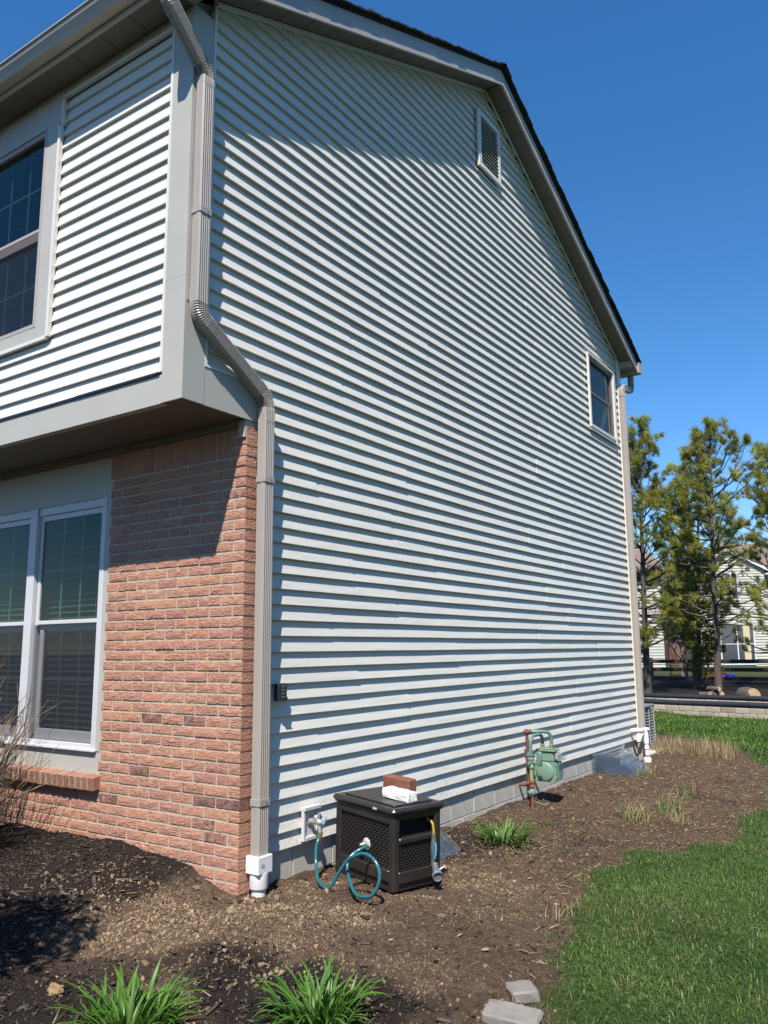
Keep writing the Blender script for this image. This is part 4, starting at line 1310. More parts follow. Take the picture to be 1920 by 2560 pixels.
# ------------------------------------------------------------------ gas meter
green = simple('meter_green', (.165,.265,.195), .42, .4, .08, 10, dirt=.12, dirtcol=(.25,.2,.14))
pgreen = simple('pipe_green', (.115,.22,.19), .4, .4, .1, 12, dirt=.2, dirtcol=(.3,.18,.1))
rust = simple('rusty_pipe', (.21,.085,.05), .9, .2, .35, 25, .5, 120, dirt=.4, dirtcol=(.42,.2,.09))
redox = simple('red_primer_pipe', (.165,.062,.05), .7, .3, .3, 20, .4, 120)
olive = simple('olive_pipe_wrap', (.27,.29,.13), .6, .3, .2, 20, dirt=.3, dirtcol=(.35,.2,.1))
GM = thing('gas_meter', (.22, 4.05, .37), 'pale green gas meter on rusty and green risers by the foundation', 'gas meter')
g = GM.location
def gl(*p): return Vector(p)-g
b = MB()
prof = [(-.10, .165), (-.112, .13), (-.115, .03), (-.095, -.008), (-.06, -.012), (.06, -.012), (.095, -.008), (.115, .03), (.112, .13), (.10, .165)]
b.prism(prof, 'y', -.062, .062)
b.prism([(p*1.07, q if q > .1 else (q-.075)*1.07+.075) for p, q in prof], 'y', -.078, -.0625); b.prism([(p*1.07, q if q > .1 else (q-.075)*1.07+.075) for p, q in prof], 'y', .0625, .078)
b.build('body', green, GM)
b = MB(); b.lathe([(.092, 0), (.090, .010), (.078, .017), (.03, .020), (.01, .0205)], (0, -.0785, .075), (0, -1, 0), 24); b.build('front_cover', green, GM, 50)
b = MB(); b.cbox(-.085, .085, -.058, .058, .1655, .262, .012); b.build('valve_chest', green, GM)
b = MB(); b.cbox(-.100, .100, -.072, .072, .2625, .278, .004); b.cbox(-.07, .07, -.05, .05, .2782, .292, .006); b.build('top_cover', green, GM)
bolt = MB().lathe([(.007, 0), (.007, .006), (.003, .008)], (0, 0, 0), (0, 0, 1), 6).mesh('bolt', green)
for (x_, y_) in ((-.09,-.06), (-.03,-.064), (.03,-.064), (.09,-.06), (.09, .06), (.092, 0)):
    o = link('bolt', bolt, GM); o.location = (x_, y_, .2785)
for (x_, z_) in ((-.108,.01), (-.118,.07), (-.112,.14), (.108,.01), (.118,.07), (.112,.14), (-.06,-.012), (.06,-.012)):
    o = link('bolt', bolt, GM); o.location = (x_, -.0785, z_); o.rotation_euler = (R(90), 0, 0)
b = MB(); b.cbox(.119, .128, -.055, .06, .0, .155, .004); b.build('side_plate', green, GM)
b = MB(); b.box(.1282, .1288, -.045, .03, .095, .145); b.build('label_panel', simple('label_blue', (.03,.14,.42), .4, .4, .2, 40), GM, label='blue and grey printed plate')
b = MB(); b.box(.1282, .1288, -.045, .03, .03, .093); b.build('label_panel', simple('label_grey_green', (.16,.26,.21), .5, .4, .35, 60), GM)
b = MB(); b.cbox(.098, .165, -.065, .062, .185, .255, .008); b.build('index_window', M['clear_plastic'], GM)
b = MB(); b.cbox(.0995, .125, -.055, .052, .192, .248, .004); b.build('index_dial', simple('index_plate', (.50,.50,.44), .5, .4, .3, 70), GM)
for dx in (-.050, .045):
    b = MB(); b.lathe([(.024, 0), (.024, .012), (.021, .014), (.021, .03), (.017, .034)], (dx, 0, .292), (0, 0, 1), 8); b.build('union_nut', brass, GM)
yr = 3.70
b = MB(); b.tube(smooth_path([gl(.20,yr,.56), gl(.20,yr,.71), gl(.20,yr+.012,.765), gl(.197,yr+.06,.795), gl(.19,yr+.11,.798), gl(.19,yr+.20,.798), gl(.178,yr+.29,.787), gl(.171,4.045,.75), gl(.170,4.05,.69)], 6), .0165, 12); b.build('inlet_pipe', pgreen, GM, 60)
b = MB(); b.tube(smooth_path([gl(.085,3.90,.822), gl(.12,3.92,.822), gl(.19,3.96,.822), gl(.245,4.02,.812), gl(.264,4.046,.765), gl(.265,4.05,.69)], 6), .0165, 12); b.build('outlet_pipe', pgreen, GM, 60)
b = MB(); b.tube([gl(.20,yr,-.1), gl(.20,yr,.40)], .0175, 12); b.build('riser', rust, GM, 60)
b = MB(); b.tube([gl(.20,yr,.385), gl(.20,yr,.52)], .019, 12); b.build('wrapped_riser', olive, GM, 60)
b = MB(); b.lathe([(.024,0),(.026,.006),(.026,.024),(.020,.03),(.020,.045),(.026,.05),(.026,.07),(.022,.076)], gl(.20,yr,.325), n=10); b.build('rusty_union', rust, GM, 40)
b = MB(); b.lathe([(.020,0),(.027,.008),(.030,.03),(.027,.052),(.020,.06)], gl(.20,yr,.262), n=10); b.tube([gl(.20,yr-.045,.292), gl(.20,yr+.045,.292)], .012, 8); b.cbox(.165-g.x, .185-g.x, yr-.03-g.y, yr+.03-g.y, .285-g.z, .30-g.z, .003); b.build('lower_valve', green, GM, 40)
b = MB(); b.lathe([(.022,0),(.029,.006),(.029,.03),(.024,.036),(.026,.07),(.031,.076),(.031,.095),(.022,.102)], gl(.20,yr,.505), n=10); b.tube([gl(.20,yr-.05,.56), gl(.20,yr+.06,.56)], .014, 8); b.cbox(.18-g.x, .26-g.x, yr-.014-g.y, yr+.014-g.y, .555-g.z, .575-g.z, .003); b.build('shutoff_valve', green, GM, 40)
b = MB(); b.lathe([(.021,0),(.023,.004),(.023,.02),(.019,.024)], gl(.20,yr,.602), n=8); b.build('red_collar', redox, GM, 40)
b = MB(); b.cbox(.225-g.x, .275-g.x, yr+.06-g.y, yr+.10-g.y, .52-g.z, .655-g.z, .01); b.lathe([(.04,0),(.04,.03),(.03,.035)], gl(.15,yr+.10,.60), (.3,.3,.9), 14); b.build('regulator', pgreen, GM, 40)
b = MB(); b.tube(smooth_path([gl(.075,3.90,.825), gl(.075,3.90,.79), gl(.075,3.90,.36), gl(.065,3.90,.325), gl(.03,3.90,.318), gl(-.02,3.90,.318)], 5), .016, 10); b.build('house_pipe', redox, GM, 60)
b = MB(); b.blob(gl(.073,3.90,.818), .030, 2, .02); b.blob(gl(.073,3.90,.33), .026, 2, .02); b.lathe([(.022,0),(.022,.03)], gl(.095,3.90,.822), (1,.3,0), 10); b.build('pipe_elbow', redox, GM, 50)
b = MB(); b.tube(smooth_path([gl(.215,yr,.22), gl(.235,yr+.05,.19), gl(.26,yr+.12,.168), gl(.27,yr+.2,.165)], 5), .003, 6); b.build('tracer_wire', M['white'], GM, 60)

# ------------------------------------------------------------------ clear window well covers
def well_cover(y0, y1, dep, ztop, label, ribs):
    o = thing('well_cover', (0, y0, 0), label, 'window well cover', 'window well covers')
    L = y1-y0; n = 22; vs = []; K = 7
    for i in range(n+1):
        t_ = i/n; y_ = L*t_
        e = min(1, (1-abs(2*t_-1))*2.4); e = e**.6
        for k in range(K):
            s = k/(K-1)
            x_ = .012 + (dep*e)*(.22*min(1, s*3) + .78*max(0, (s-.22)/.78)**.85)
            z_ = ztop - .015*min(1, s*4) - (ztop-.07)*(max(0, (s-.2)/.8))**1.15
            rb_ = (.006 if ribs and i % 3 == 0 else 0)
            vs.append((x_ + rb_, y_, z_ + rb_))
    fs = [(i*K+k, i*K+k+1, (i+1)*K+k+1, (i+1)*K+k) for i in range(n) for k in range(K-1)]
    b = MB(); b.add(vs, fs); ob = b.build('bubble', M['clear_plastic'], o, 25)
    md = ob.modifiers.new('thickness', 'SOLIDIFY'); md.thickness = .003
    b = MB(); b.box(-.026, -.006, .12, L-.12, .02, ztop-.03); b.build('cellar_pane', M['dark'], o)
    b = MB(); b.box(.001, .010, -.05, L+.05, ztop-.005, ztop+.012); b.box(.001, .011, -.05, .02, .05, ztop-.0051); b.box(.001, .011, L-.02, L+.05, .05, ztop-.0051); b.build('flange', M['clear_plastic'], o)
    return o
well_cover(5.90, 6.98, .48, .385, 'clear plastic bubble over a basement window right of the meter', False)
well_cover(1.22, 2.02, .60, .375, 'ribbed clear plastic cover half hidden behind the dark box', True)

# ------------------------------------------------------------------ air conditioner behind the house
ac = thing('air_conditioner', (-.56, 8.62, .12), 'grey outdoor air conditioner peeking from behind the rear corner', 'air conditioner')
acm = simple('ac_grey', (.17,.19,.22), .5, .4, .08)
MB().cbox(-.36, .36, -.36, .36, .03, .62, .02).build('coil_case', simple('ac_coil', (.09,.105,.125), .6, .4, .1), ac)
b = MB()
for i in range(14):
    z = .05 + i*.041
    b.box(-.385, .385, -.385, .385, z, z+.008)
for s in (-1, 1):
    for q in (-.38, -.13, .13, .38):
        b.box(s*.386, s*.392, q-.006, q+.006, .03, .62); b.box(q-.006, q+.006, s*.386, s*.392, .03, .62)
b.build('grille', simple('ac_grille', (.40,.42,.44), .4, .4, .05), ac)
MB().cbox(-.40, .40, -.40, .40, .6205, .665, .012).build('top', acm, ac)
MB().cbox(-.52, .54, -.50, .48, -.10, .029, .01).build('pad', M['concrete'], ac)

# ------------------------------------------------------------------ stones at the lawn edge
stone = simple('grey_edging_stone', (.225,.205,.185), .92, .2, .25, 9, .6, 90, dirt=.5, dirtcol=(.12,.10,.085))
stone_block('edging_stone', .165, .12, .12, stone, 'grey edging stone at the lawn edge, upper of the pair', 'stone', (1.875, -.155, .055), (R(4), R(-5), R(-52)), 5, .008, .003, 'grey stones at the lawn edge')
stone_block('edging_stone', .23, .14, .11, stone, 'grey edging stone cut by the bottom of the picture', 'stone', (1.925, -.385, .06), (R(3), R(4), R(12)), 6, .008, .003, 'grey stones at the lawn edge')
stone_block('edging_stone', .15, .08, .05, stone, 'small pale stone half sunk in soil above the edging stones', 'stone', (1.80, .20, .085), (R(6), R(8), R(-40)), 7, .01, .006, 'grey stones at the lawn edge')
clodm = simple('clay_lump', (.27,.185,.105), .95, .1, .3, 30, .8, 90)
for (x_, y_, r_, lb) in ((.21, -1.32, .034, 'brown clay lump left of the near lily'), ):
    b = MB(); b.blob((0, 0, 0), r_, 3, .1, np.random.default_rng(3), scale=(1.25, .8, .8)); o = b.build('clay_lump', clodm, None, None, lb, 'soil lump'); o.location = (x_, y_, zg1(x_, y_)+.01)

# ------------------------------------------------------------------ plants
rp = np.random.default_rng(23)
def leaf_mesh(seed, L, w, arch, hue):
    r_ = np.random.default_rng(seed); n = 7; vs = []; cs = []
    side = r_.normal(0, .05)
    for i in range(n+1):
        t_ = i/n
        a = math.radians(78) - arch*t_**1.6
        if i == 0: p = np.array([0., 0., 0.])
        else: p = p + np.array([math.cos(a), side*t_, math.sin(a)])*L/n
        ww = w*(.55+.45*min(1, t_*3))*(1-t_**2.6)*.5 + .0006
        vs += [(p[0]-.15*ww, p[1]-ww, p[2]+.35*ww), tuple(p), (p[0]-.15*ww, p[1]+ww, p[2]+.35*ww)]
        c = np.array(hue)*(.75+.45*t_)
        if t_ < .15: c = c*.7 + np.array([.10,.12,.03])*.3
        cs += [c, c*.9, c]
    fs = []
    for i in range(n):
        for k in (0, 1): fs.append((3*i+k, 3*i+k+1, 3*i+4+k, 3*i+3+k))
    me = np_mesh('leaf', np.array(vs), np.array(fs), M['leaf'], np.array(cs), True)
    return me
LEAVES = [leaf_mesh(s, L, w, ar, hue) for s, (L, w, ar, hue) in enumerate([
    (.30,.021,.7,(.080,.195,.022)), (.34,.023,1.1,(.064,.168,.018)), (.35,.022,1.5,(.090,.205,.026)), (.26,.020,1.1,(.110,.225,.03)), (.31,.024,1.9,(.058,.155,.018)), (.22,.018,.6,(.125,.24,.034)), (.30,.021,2.3,(.078,.185,.022)), (.24,.017,.4,(.135,.21,.045))])]
DEAD = [leaf_mesh(40+s, .26, .014, ar, (.33,.24,.12)) for s, ar in enumerate((.5, .9, 1.3))]
def lily(x, y, n, rad, sc, label, seed):
    r_ = np.random.default_rng(seed)
    o = thing('daylily', (x, y, zg1(x, y)), label, 'plant', 'daylily clumps in the bed')
    for i in range(n):
        a = r_.uniform(0, 2*np.pi); rr = rad*np.sqrt(r_.random())
        l = link('leaf', LEAVES[r_.integers(len(LEAVES))], o)
        out = a + r_.normal(0, .5)
        l.location = (rr*np.cos(a), rr*np.sin(a), -.012)
        l.rotation_euler = (r_.normal(0, .12), r_.normal(.02+.22*rr/max(rad,.01), .13), out)
        s = sc*r_.uniform(.55, 1.15); l.scale = (s, s*r_.uniform(.75, 1.15), s)
    for i in range(9):                                    # old brown leaves lying at the base
        a = r_.uniform(0, 6.28); l = link('leaf', DEAD[i % 3], o); l.location = (rad*.9*math.cos(a), rad*.9*math.sin(a), .004)
        l.rotation_euler = (r_.normal(0, .3), r_.uniform(.95, 1.2), a + r_.normal(0, .5)); s = sc*r_.uniform(.4, .8); l.scale = (s, s, s)
    return o
lily(.72, -1.33, 210, .165, .74, 'green strap leaved clump at the bottom left of the picture', 1)
lily(1.30, -.86, 165, .14, .74, 'green strap leaved clump at the bottom centre of the picture', 2)
lily(.60, 2.28, 110, .15, .80, 'bushy green clump in the soil between box and gas meter', 3)
def sprig(x, y, n, sc, label, seed):
    r_ = np.random.default_rng(seed)
    o = thing('seedling', (x, y, zg1(x, y)), label, 'plant', 'small green sprouts in the bed')
    for i in range(n):
        l = link('leaf', LEAVES[r_.integers(len(LEAVES))], o)
        l.location = (r_.normal(0, .012), r_.normal(0, .012), -.01); l.rotation_euler = (0, r_.uniform(.1, .8), r_.uniform(0, 6.28)); s = sc*r_.uniform(.6, 1.1); l.scale = (s, s, s)
sprig(.62, 3.12, 8, .42, 'small green sprout between the bushy clump and the meter', 4)
sprig(.27, -.05, 5, .2, 'tiny green sprout in front of the drain pipe', 5)
sprig(1.05, 2.35, 6, .28, 'tiny green sprout right of the bushy clump', 6)
sprig(1.25, .62, 5, .2, 'tiny green sprout in the soil before the lawn', 7)
sprig(1.10, 3.45, 5, .3, 'tiny green sprout left of the dry grass tuft', 8)

def tuft(x, y, n, rx, ry, h, cols, label, seed, cat='grass', w=.0045, lean=1.6):
    r_ = np.random.default_rng(seed)
    a = r_.uniform(0, 2*np.pi, n); q = np.sqrt(r_.random(n))
    px = x + rx*q*np.cos(a); py = y + ry*q*np.sin(a)
    z = zg(px, py)-.005
    o = thing('grass_clump', (x, y, zg1(x, y)), label, cat, 'grass clumps in the bed')
    d = r_.uniform(0, 2*np.pi, n); hh = h*r_.uniform(.35, 1.05, n); L = lean*hh*np.abs(r_.normal(.5, .4, n))
    dx, dy = np.cos(d), np.sin(d); V = np.zeros((n, 5, 3))
    for i, (t_, ww) in enumerate(((0, 1.0), (.55, .85))):
        V[:, 2*i] = np.stack([px+dx*L*t_**2+dy*w/2*ww, py+dy*L*t_**2-dx*w/2*ww, z+hh*t_], 1)
        V[:, 2*i+1] = np.stack([px+dx*L*t_**2-dy*w/2*ww, py+dy*L*t_**2+dx*w/2*ww, z+hh*t_], 1)
    V[:, 4] = np.stack([px+dx*L, py+dy*L, z+hh*.98], 1)
    V = V - np.array(o.location)
    b_ = np.arange(n)*5
    F = np.concatenate([np.stack([b_, b_+1, b_+3], 1), np.stack([b_, b_+3, b_+2], 1), np.stack([b_+2, b_+3, b_+4], 1)])
    cc = np.array(cols)[r_.integers(len(cols), size=n)]*r_.uniform(.6, 1.15, (n, 1))
    ob = link('blades', np_mesh('blades', V.reshape(-1, 3), F, M['grass'], np.repeat(cc, 5, 0)), o)
    return o
STR = [(.42,.32,.17), (.36,.26,.14), (.48,.38,.22)]; MIX = STR + [(.13,.20,.05), (.20,.24,.08)]; GRN = [(.09,.17,.04), (.16,.22,.07), (.34,.28,.14)]
tuft(1.12, 3.85, 210, .12, .18, .17, MIX, 'dry straw and green grass tuft in the middle of the soil', 1)
tuft(1.28, 4.35, 90, .12, .15, .22, GRN, 'thin green grass tuft behind the dry straw tuft', 2)
tuft(1.45, 4.02, 70, .08, .12, .14, STR, 'small sparse straw tuft near the lawn', 3)
tuft(1.22, 5.3, 60, .12, .2, .2, GRN, 'faint green grass blades beyond the middle tuft', 4)
tuft(.46, 6.35, 170, .12, .22, .19, MIX, 'straw and green tuft beside the clear well cover', 5)
tuft(.10, 8.75, 420, .30, .30, .27, STR, 'cut back straw clump behind the air conditioner pad', 6, w=.006, lean=.7)
tuft(.66, 8.75, 700, .36, .40, .27, STR, 'wide cut back straw clump at the rear lawn edge', 7, w=.006, lean=.7)
tuft(1.60, 1.05, 60, .14, .16, .09, STR, 'broken straw stems at the lawn edge in front', 8, lean=1.6)

# bare shrub at the left edge
sb = thing('shrub', (-2.33, -.55, zg1(-2.33, -.55)), 'bare twiggy shrub before the window with a few yellow buds', 'shrub')
rr = random.Random(31)
b = MB(); bud = MB()
def twig(p, d, L, r0, depth):
    pts = [Vector(p)]; dd = Vector(d).normalized(); n = 7
    for i in range(n):
        dd = (dd + Vector((rr.uniform(-.08, .08), rr.uniform(-.08, .08), rr.uniform(-.03, .05)))).normalized()
        pts.append(pts[-1] + dd*L/n)
    b.tube(pts, [r0*(1-.75*i/n)+.0006 for i in range(n+1)], 4, False)
    if depth > 0:
        for _ in range(rr.randint(2, 4)):
            i = rr.randint(2, n-1)
            nd = (dd + Vector((rr.uniform(-.6, .6), rr.uniform(-.6, .6), rr.uniform(-.3, .5)))).normalized()
            twig(pts[i], nd, L*rr.uniform(.25, .5), r0*.55, depth-1)
    return pts
for i in range(190):
    an = rr.uniform(0, 6.28); sp_ = rr.uniform(.15, .95)
    twig((rr.uniform(-.15, .15), rr.uniform(-.12, .12), -.02), (math.cos(an)*sp_, math.sin(an)*sp_*.8, 1.0), rr.uniform(.6, 1.15), .0052, 1)
for i in range(60):
    twig((rr.uniform(-.05, .2), rr.uniform(-.12, .12), .0), (rr.uniform(.5, 1.25), rr.uniform(-.5, .25), rr.uniform(.55, 1.1)), rr.uniform(.7, 1.15), .0050, 1)
tip = None
for k in range(3):
    tip = twig((rr.uniform(.1, .2), -.02, .0), (.30+.05*k, .05, 1.0), 1.28-.08*k, .0045, 0)
    for q in tip[4:]:
        for _ in range(3): bud.blob(q+Vector((rr.uniform(-.012, .012), rr.uniform(-.012, .012), rr.uniform(-.01, .03))), rr.uniform(.005, .010), 1, .1, scale=(.7, .7, 1.4))
b.build('branches', simple('twig_tan', (.23,.165,.115), .85, .2, .3, 12), sb, 60)
bud.build('buds', simple('yellow_bud', (.36,.38,.06), .6, .3, .2), sb, 60)
# ------------------------------------------------------------------ low block walls behind the lawn
tanblk = []
for s, c_ in enumerate(((.40,.35,.28), (.36,.31,.255), (.42,.37,.30), (.30,.235,.20))):
    tanblk.append(simple('wall_block_%d' % s, c_, .95, .15, .2, 12, .6, 70, objvar=.1))
blackp = simple('black_edging', (.028,.030,.036), .35, .5, .15, 6)
YAW = R(-9)
def block_wall(cx, cy, z, rows_, label, rail_label, x0, x1, seed, rail_r):
    r_ = random.Random(seed)
    o = thing('block_wall', (cx, cy, z), label, 'wall', 'low block walls behind the lawn', (0, 0, YAW))
    mes = []
    for mt in tanblk:
        mb = MB(); mb.cbox(-.145, .145, -.10, .10, -.054, .054, .008); mes.append(mb.mesh('block', mt))
    for j in range(rows_):
        x = x0 + (.15 if j % 2 else 0)
        while x < x1:
            ob = link('block', r_.choice(mes[:3] if r_.random() < .8 else mes), o); ob.location = (x, r_.uniform(-.006, .006), .055 + j*.111); ob.rotation_euler = (0, 0, r_.uniform(-.01, .01)); x += .2975
    MB().box(x0-.1, x1+.1, -.07, .08, -.3, rows_*.111-.01).build('core', M['mortar'], o)
    e = thing('edging', (cx, cy, z + rows_*.111), rail_label, 'edging', 'black rolled edging on the block walls', (0, 0, YAW))
    pts = [(x, -.02 + .012*math.sin(x*1.3+seed), rail_r*.9 + .006*math.sin(x*2.1)) for x in np.linspace(x0-.1, x1+.1, 40)]
    b = MB(); b.tube(pts, rail_r, 12); b.box(x0-.1, x1+.1, -.085, .12, -.0005, .012); b.build('roll', blackp, e, 50)
block_wall(-.81, 14.86, .15, 2, 'nearer low wall of tan concrete blocks at the back of the lawn', 'black rolled edging along the nearer block wall', -3.2, 5.2, 3, .06)
block_wall(-.74, 15.36, .26, 2, 'farther low block wall, mostly hidden by the nearer edging', 'black rolled edging along the farther block wall, under the pines', -3.4, 5.4, 5, .055)

# ------------------------------------------------------------------ rail fence in the shade
wood = simple('weathered_dark_wood', (.060,.050,.043), .9, .2, .3, 14, .6, 60)
fe = thing('rail_fence', (-2.5, 24.1, .5), 'dark weathered post and rail fence behind the pines', 'fence', rot=(0, 0, R(1)))
for i in range(5):
    MB().cbox(-4.2+i*2.1-.075, -4.2+i*2.1+.075, -.07, .07, -.3, .78, .012).build('post', wood, fe)
for i in range(4):
    for z in (.12, .40, .66):
        MB().cbox(-4.2+i*2.1-.03, -4.2+(i+1)*2.1+.03, -.105+.01*(i % 2), -.072+.01*(i % 2), z-.06, z+.06, .01).build('rail', wood, fe)

# ------------------------------------------------------------------ logs under the right pine
cut = simple('sawn_wood', (.50,.35,.21), .8, .2, .3, 20, .3, 90)
def log(loc, L, r, yaw, label, seed, roll=0):
    o = thing('log', loc, label, 'log', 'cut logs by the pine', (roll, 0, yaw))
    b = MB(); b.tube([(-L/2, 0, 0), (-L/4, .01, .004), (L/4, -.008, -.003), (L/2, 0, 0)], [r*.98, r, r*1.02, r*.96], 14); b.build('bark', M['bark'], o, 60)
    b = MB(); b.lathe([(r*.93, 0), (r*.93, .004)], (L/2, 0, 0), (1, 0, 0), 14); b.lathe([(r*.93, 0), (r*.93, .004)], (-L/2, 0, 0), (-1, 0, 0), 14); b.build('cut_face', cut, o)
log((-.10, 15.85, .555), .42, .185, R(-52), 'short thick log with a pale sawn face by the right pine', 1, R(8))
log((-.86, 16.1, .56), .40, .07, R(70), 'dark thin log at the bottom of the woodpile', 2)
log((-.98, 16.0, .55), .36, .06, R(20), 'thin log lying left in the woodpile', 3)
log((-.74, 16.15, .57), .3, .065, R(110), 'thin log lying right in the woodpile', 4)
log((-.86, 16.08, .68), .3, .06, R(-30), 'sawn log lying on top of the woodpile', 5)

# ------------------------------------------------------------------ things in the far yard
terra = simple('terracotta', (.12,.050,.026), .7, .3, .2, 8)
pb = thing('planter_box', (-3.15, 26.4, .45), 'long rust orange planter box behind the fence', 'planter', rot=(0, 0, R(34)))
MB().prism([(-.36, 0), (.36, 0), (.42, .26), (-.42, .26)], 'y', -.15, .15).build('trough', terra, pb)
MB().cbox(-.44, .44, -.17, .17, .2601, .30, .008).build('rim', terra, pb)
MB().box(-.40, .40, -.13, .13, .3005, .305).build('soil', M['dark'], pb)
tb = thing('tub', (-2.66, 26.6, .48), 'bright blue tub behind the fence by the right pine', 'tub')
MB().lathe([(.11, 0), (.15, .18), (.165, .185), (.165, .20), (.14, .195), (.10, .03)], n=18).build('tub', simple('blue_plastic', (.015,.08,.55), .35, .5, .05), tb, 40)
def patio_chair(loc, yaw, label):
    o = thing('patio_chair', loc, label, 'chair', 'rust orange chairs in the far yard', (0, 0, yaw))
    MB().cbox(-.28, .28, -.26, .26, .36, .41, .01).build('seat', terra, o)
    for i in range(4): MB().cbox(-.28+i*.145, -.155+i*.145, .24, .27, .412, 1.05, .008).build('slat', terra, o)
    for sx in (-.25, .25):
        for sy in (-.23, .23): MB().cbox(sx-.03, sx+.03, sy-.03, sy+.03, 0, .359, .005).build('leg', terra, o)
patio_chair((-5.1, 29.4, .55), R(20), 'left one of two rust orange patio chairs beyond the fence')
patio_chair((-4.2, 30.0, .55), R(45), 'right one of two rust orange patio chairs beyond the fence')

# ------------------------------------------------------------------ houses behind
fsid = simple('far_siding', (.46,.44,.375), .5, .3, .06, 1)
ftrim = simple('far_white_trim', (.62,.62,.63), .5, .3, .04)
froof = simple('far_brown_roof', (.20,.155,.125), .95, .1, .35, 5)
def lap_wall(b, x0, x1, y, z0, z1, e=.15, top=None):
    z = z0
    while z < z1-.01:
        zz = min(z+e, z1)
        if top:
            h0, h1 = top(z), top(zz)
            if h1[1]-h1[0] < .02 and h0[1]-h0[0] < .02: break
            b.add([(h0[0], y-.035, z), (h0[1], y-.035, z), (h1[1], y, zz), (h1[0], y, zz), (h0[0], y+.002, z), (h0[1], y+.002, z)], [(0,1,2,3), (4,5,1,0)])
        else:
            b.add([(x0, y-.035, z), (x1, y-.035, z), (x1, y, zz), (x0, y, zz), (x0, y+.002, z), (x1, y+.002, z)], [(0,1,2,3), (4,5,1,0)])
        z = zz
fh = thing('far_house', (-5.95, 44.0, .55), 'cream sided house with white gable trim behind the right pine', 'house', 'houses beyond the fence', (0, 0, R(33.8)))
b = MB(); b.box(-2.05, 2.05, .02, 1.515, -.5, 5.25); b.prism([(-2.05, 5.25), (2.05, 5.25), (0, 6.30)], 'y', .02, 1.515); b.box(2.051, 10, 1.52, 8, -.5, 5.2); b.build('wall', M['sidewall'], fh)
b = MB(); lap_wall(b, -2.05, 2.05, 0, -.2, 5.2); lap_wall(b, 0, 0, 0, 5.2, 6.3, top=lambda z: (-(6.3-z)/.512, (6.3-z)/.512)); lap_wall(b, 2.05, 10, 1.5, -.2, 5.2); b.build('siding', fsid, fh)
for s in (-1, 1):
    p = [(0, 6.30), (s*2.45, 5.045), (s*2.45, 5.20), (0, 6.46)]
    MB().prism(p, 'y', -.20, -.14).build('rake_trim', ftrim, fh)
    MB().prism([(0, 6.40), (s*2.5, 5.12), (s*2.5, 5.2), (0, 6.50)], 'y', -.135, 1.7).build('roof', froof, fh)
MB().prism([(1.10, 5.18), (1.10, 5.28), (4.8, 7.28), (4.8, 7.18)], 'x', 1.6, 10.4).build('roof', froof, fh)
MB().prism([(8.5, 5.18), (8.5, 5.28), (4.8, 7.28), (4.8, 7.18)], 'x', 1.6, 10.4).build('roof', froof, fh)
MB().box(2.3, 10.4, 1.02, 1.10, 5.08, 5.20).build('gutter', ftrim, fh)
def far_window(fh, x0, x1, z0, z1, y=-.065, label=None, mull=True, glass=None):
    f = part('window', (0, 0, 0), fh, label)
    b = MB(); b.box(x0-.07, x1+.07, y-.03, y+.028, z0-.07, z0); b.box(x0-.07, x1+.07, y-.03, y+.028, z1, z1+.07); b.box(x0-.07, x0, y-.03, y+.028, z0, z1); b.box(x1, x1+.07, y-.03, y+.028, z0, z1)
    if mull: b.box((x0+x1)/2-.03, (x0+x1)/2+.03, y-.02, y+.02, z0, z1); b.box(x0, x1, y-.015, y+.015, (z0+z1)/2-.02, (z0+z1)/2+.02)
    b.build('frame', ftrim, f)
    MB().box(x0, x1, y+.016, y+.027, z0, z1).build('pane', glass or FG, f)
FG = simple('far_glass', (.05,.06,.075), .08, .7, .1)
far_window(fh, -.16, .48, 3.65, 5.02)
far_window(fh, -.62, 1.15, .15, 2.25, label='sliding glass door')
MB().box(.62, .98, -.0525, -.0495, .16, 2.2).build('curtain', simple('curtain', (.55,.47,.30), .8, .2, .15), fh)
MB().box(-.5, -.44, -.02, .04, 6.2, 6.9).build('vent_pipe', ftrim, fh)
fh2 = thing('far_house', (-8.4, 39.6, .5), 'white sided house half hidden behind the left pine', 'house', 'houses beyond the fence', (0, 0, R(40)))
b = MB(); b.box(-9, 0, .02, 7, -.5, 5.1); b.build('wall', M['sidewall'], fh2)
b = MB(); lap_wall(b, -9, 0, 0, -.2, 5.1); b.build('siding', fsid, fh2)
MB().prism([(-.5, 5.0), (-.5, 5.1), (3.5, 6.9), (3.5, 6.8)], 'x', -9.4, .4).build('roof', froof, fh2)
MB().prism([(7.5, 5.0), (7.5, 5.1), (3.5, 6.9), (3.5, 6.8)], 'x', -9.4, .4).build('roof', froof, fh2)
far_window(fh2, -2.4, -1.5, 3.3, 4.6); far_window(fh2, -2.4, -1.2, .7, 2.0)

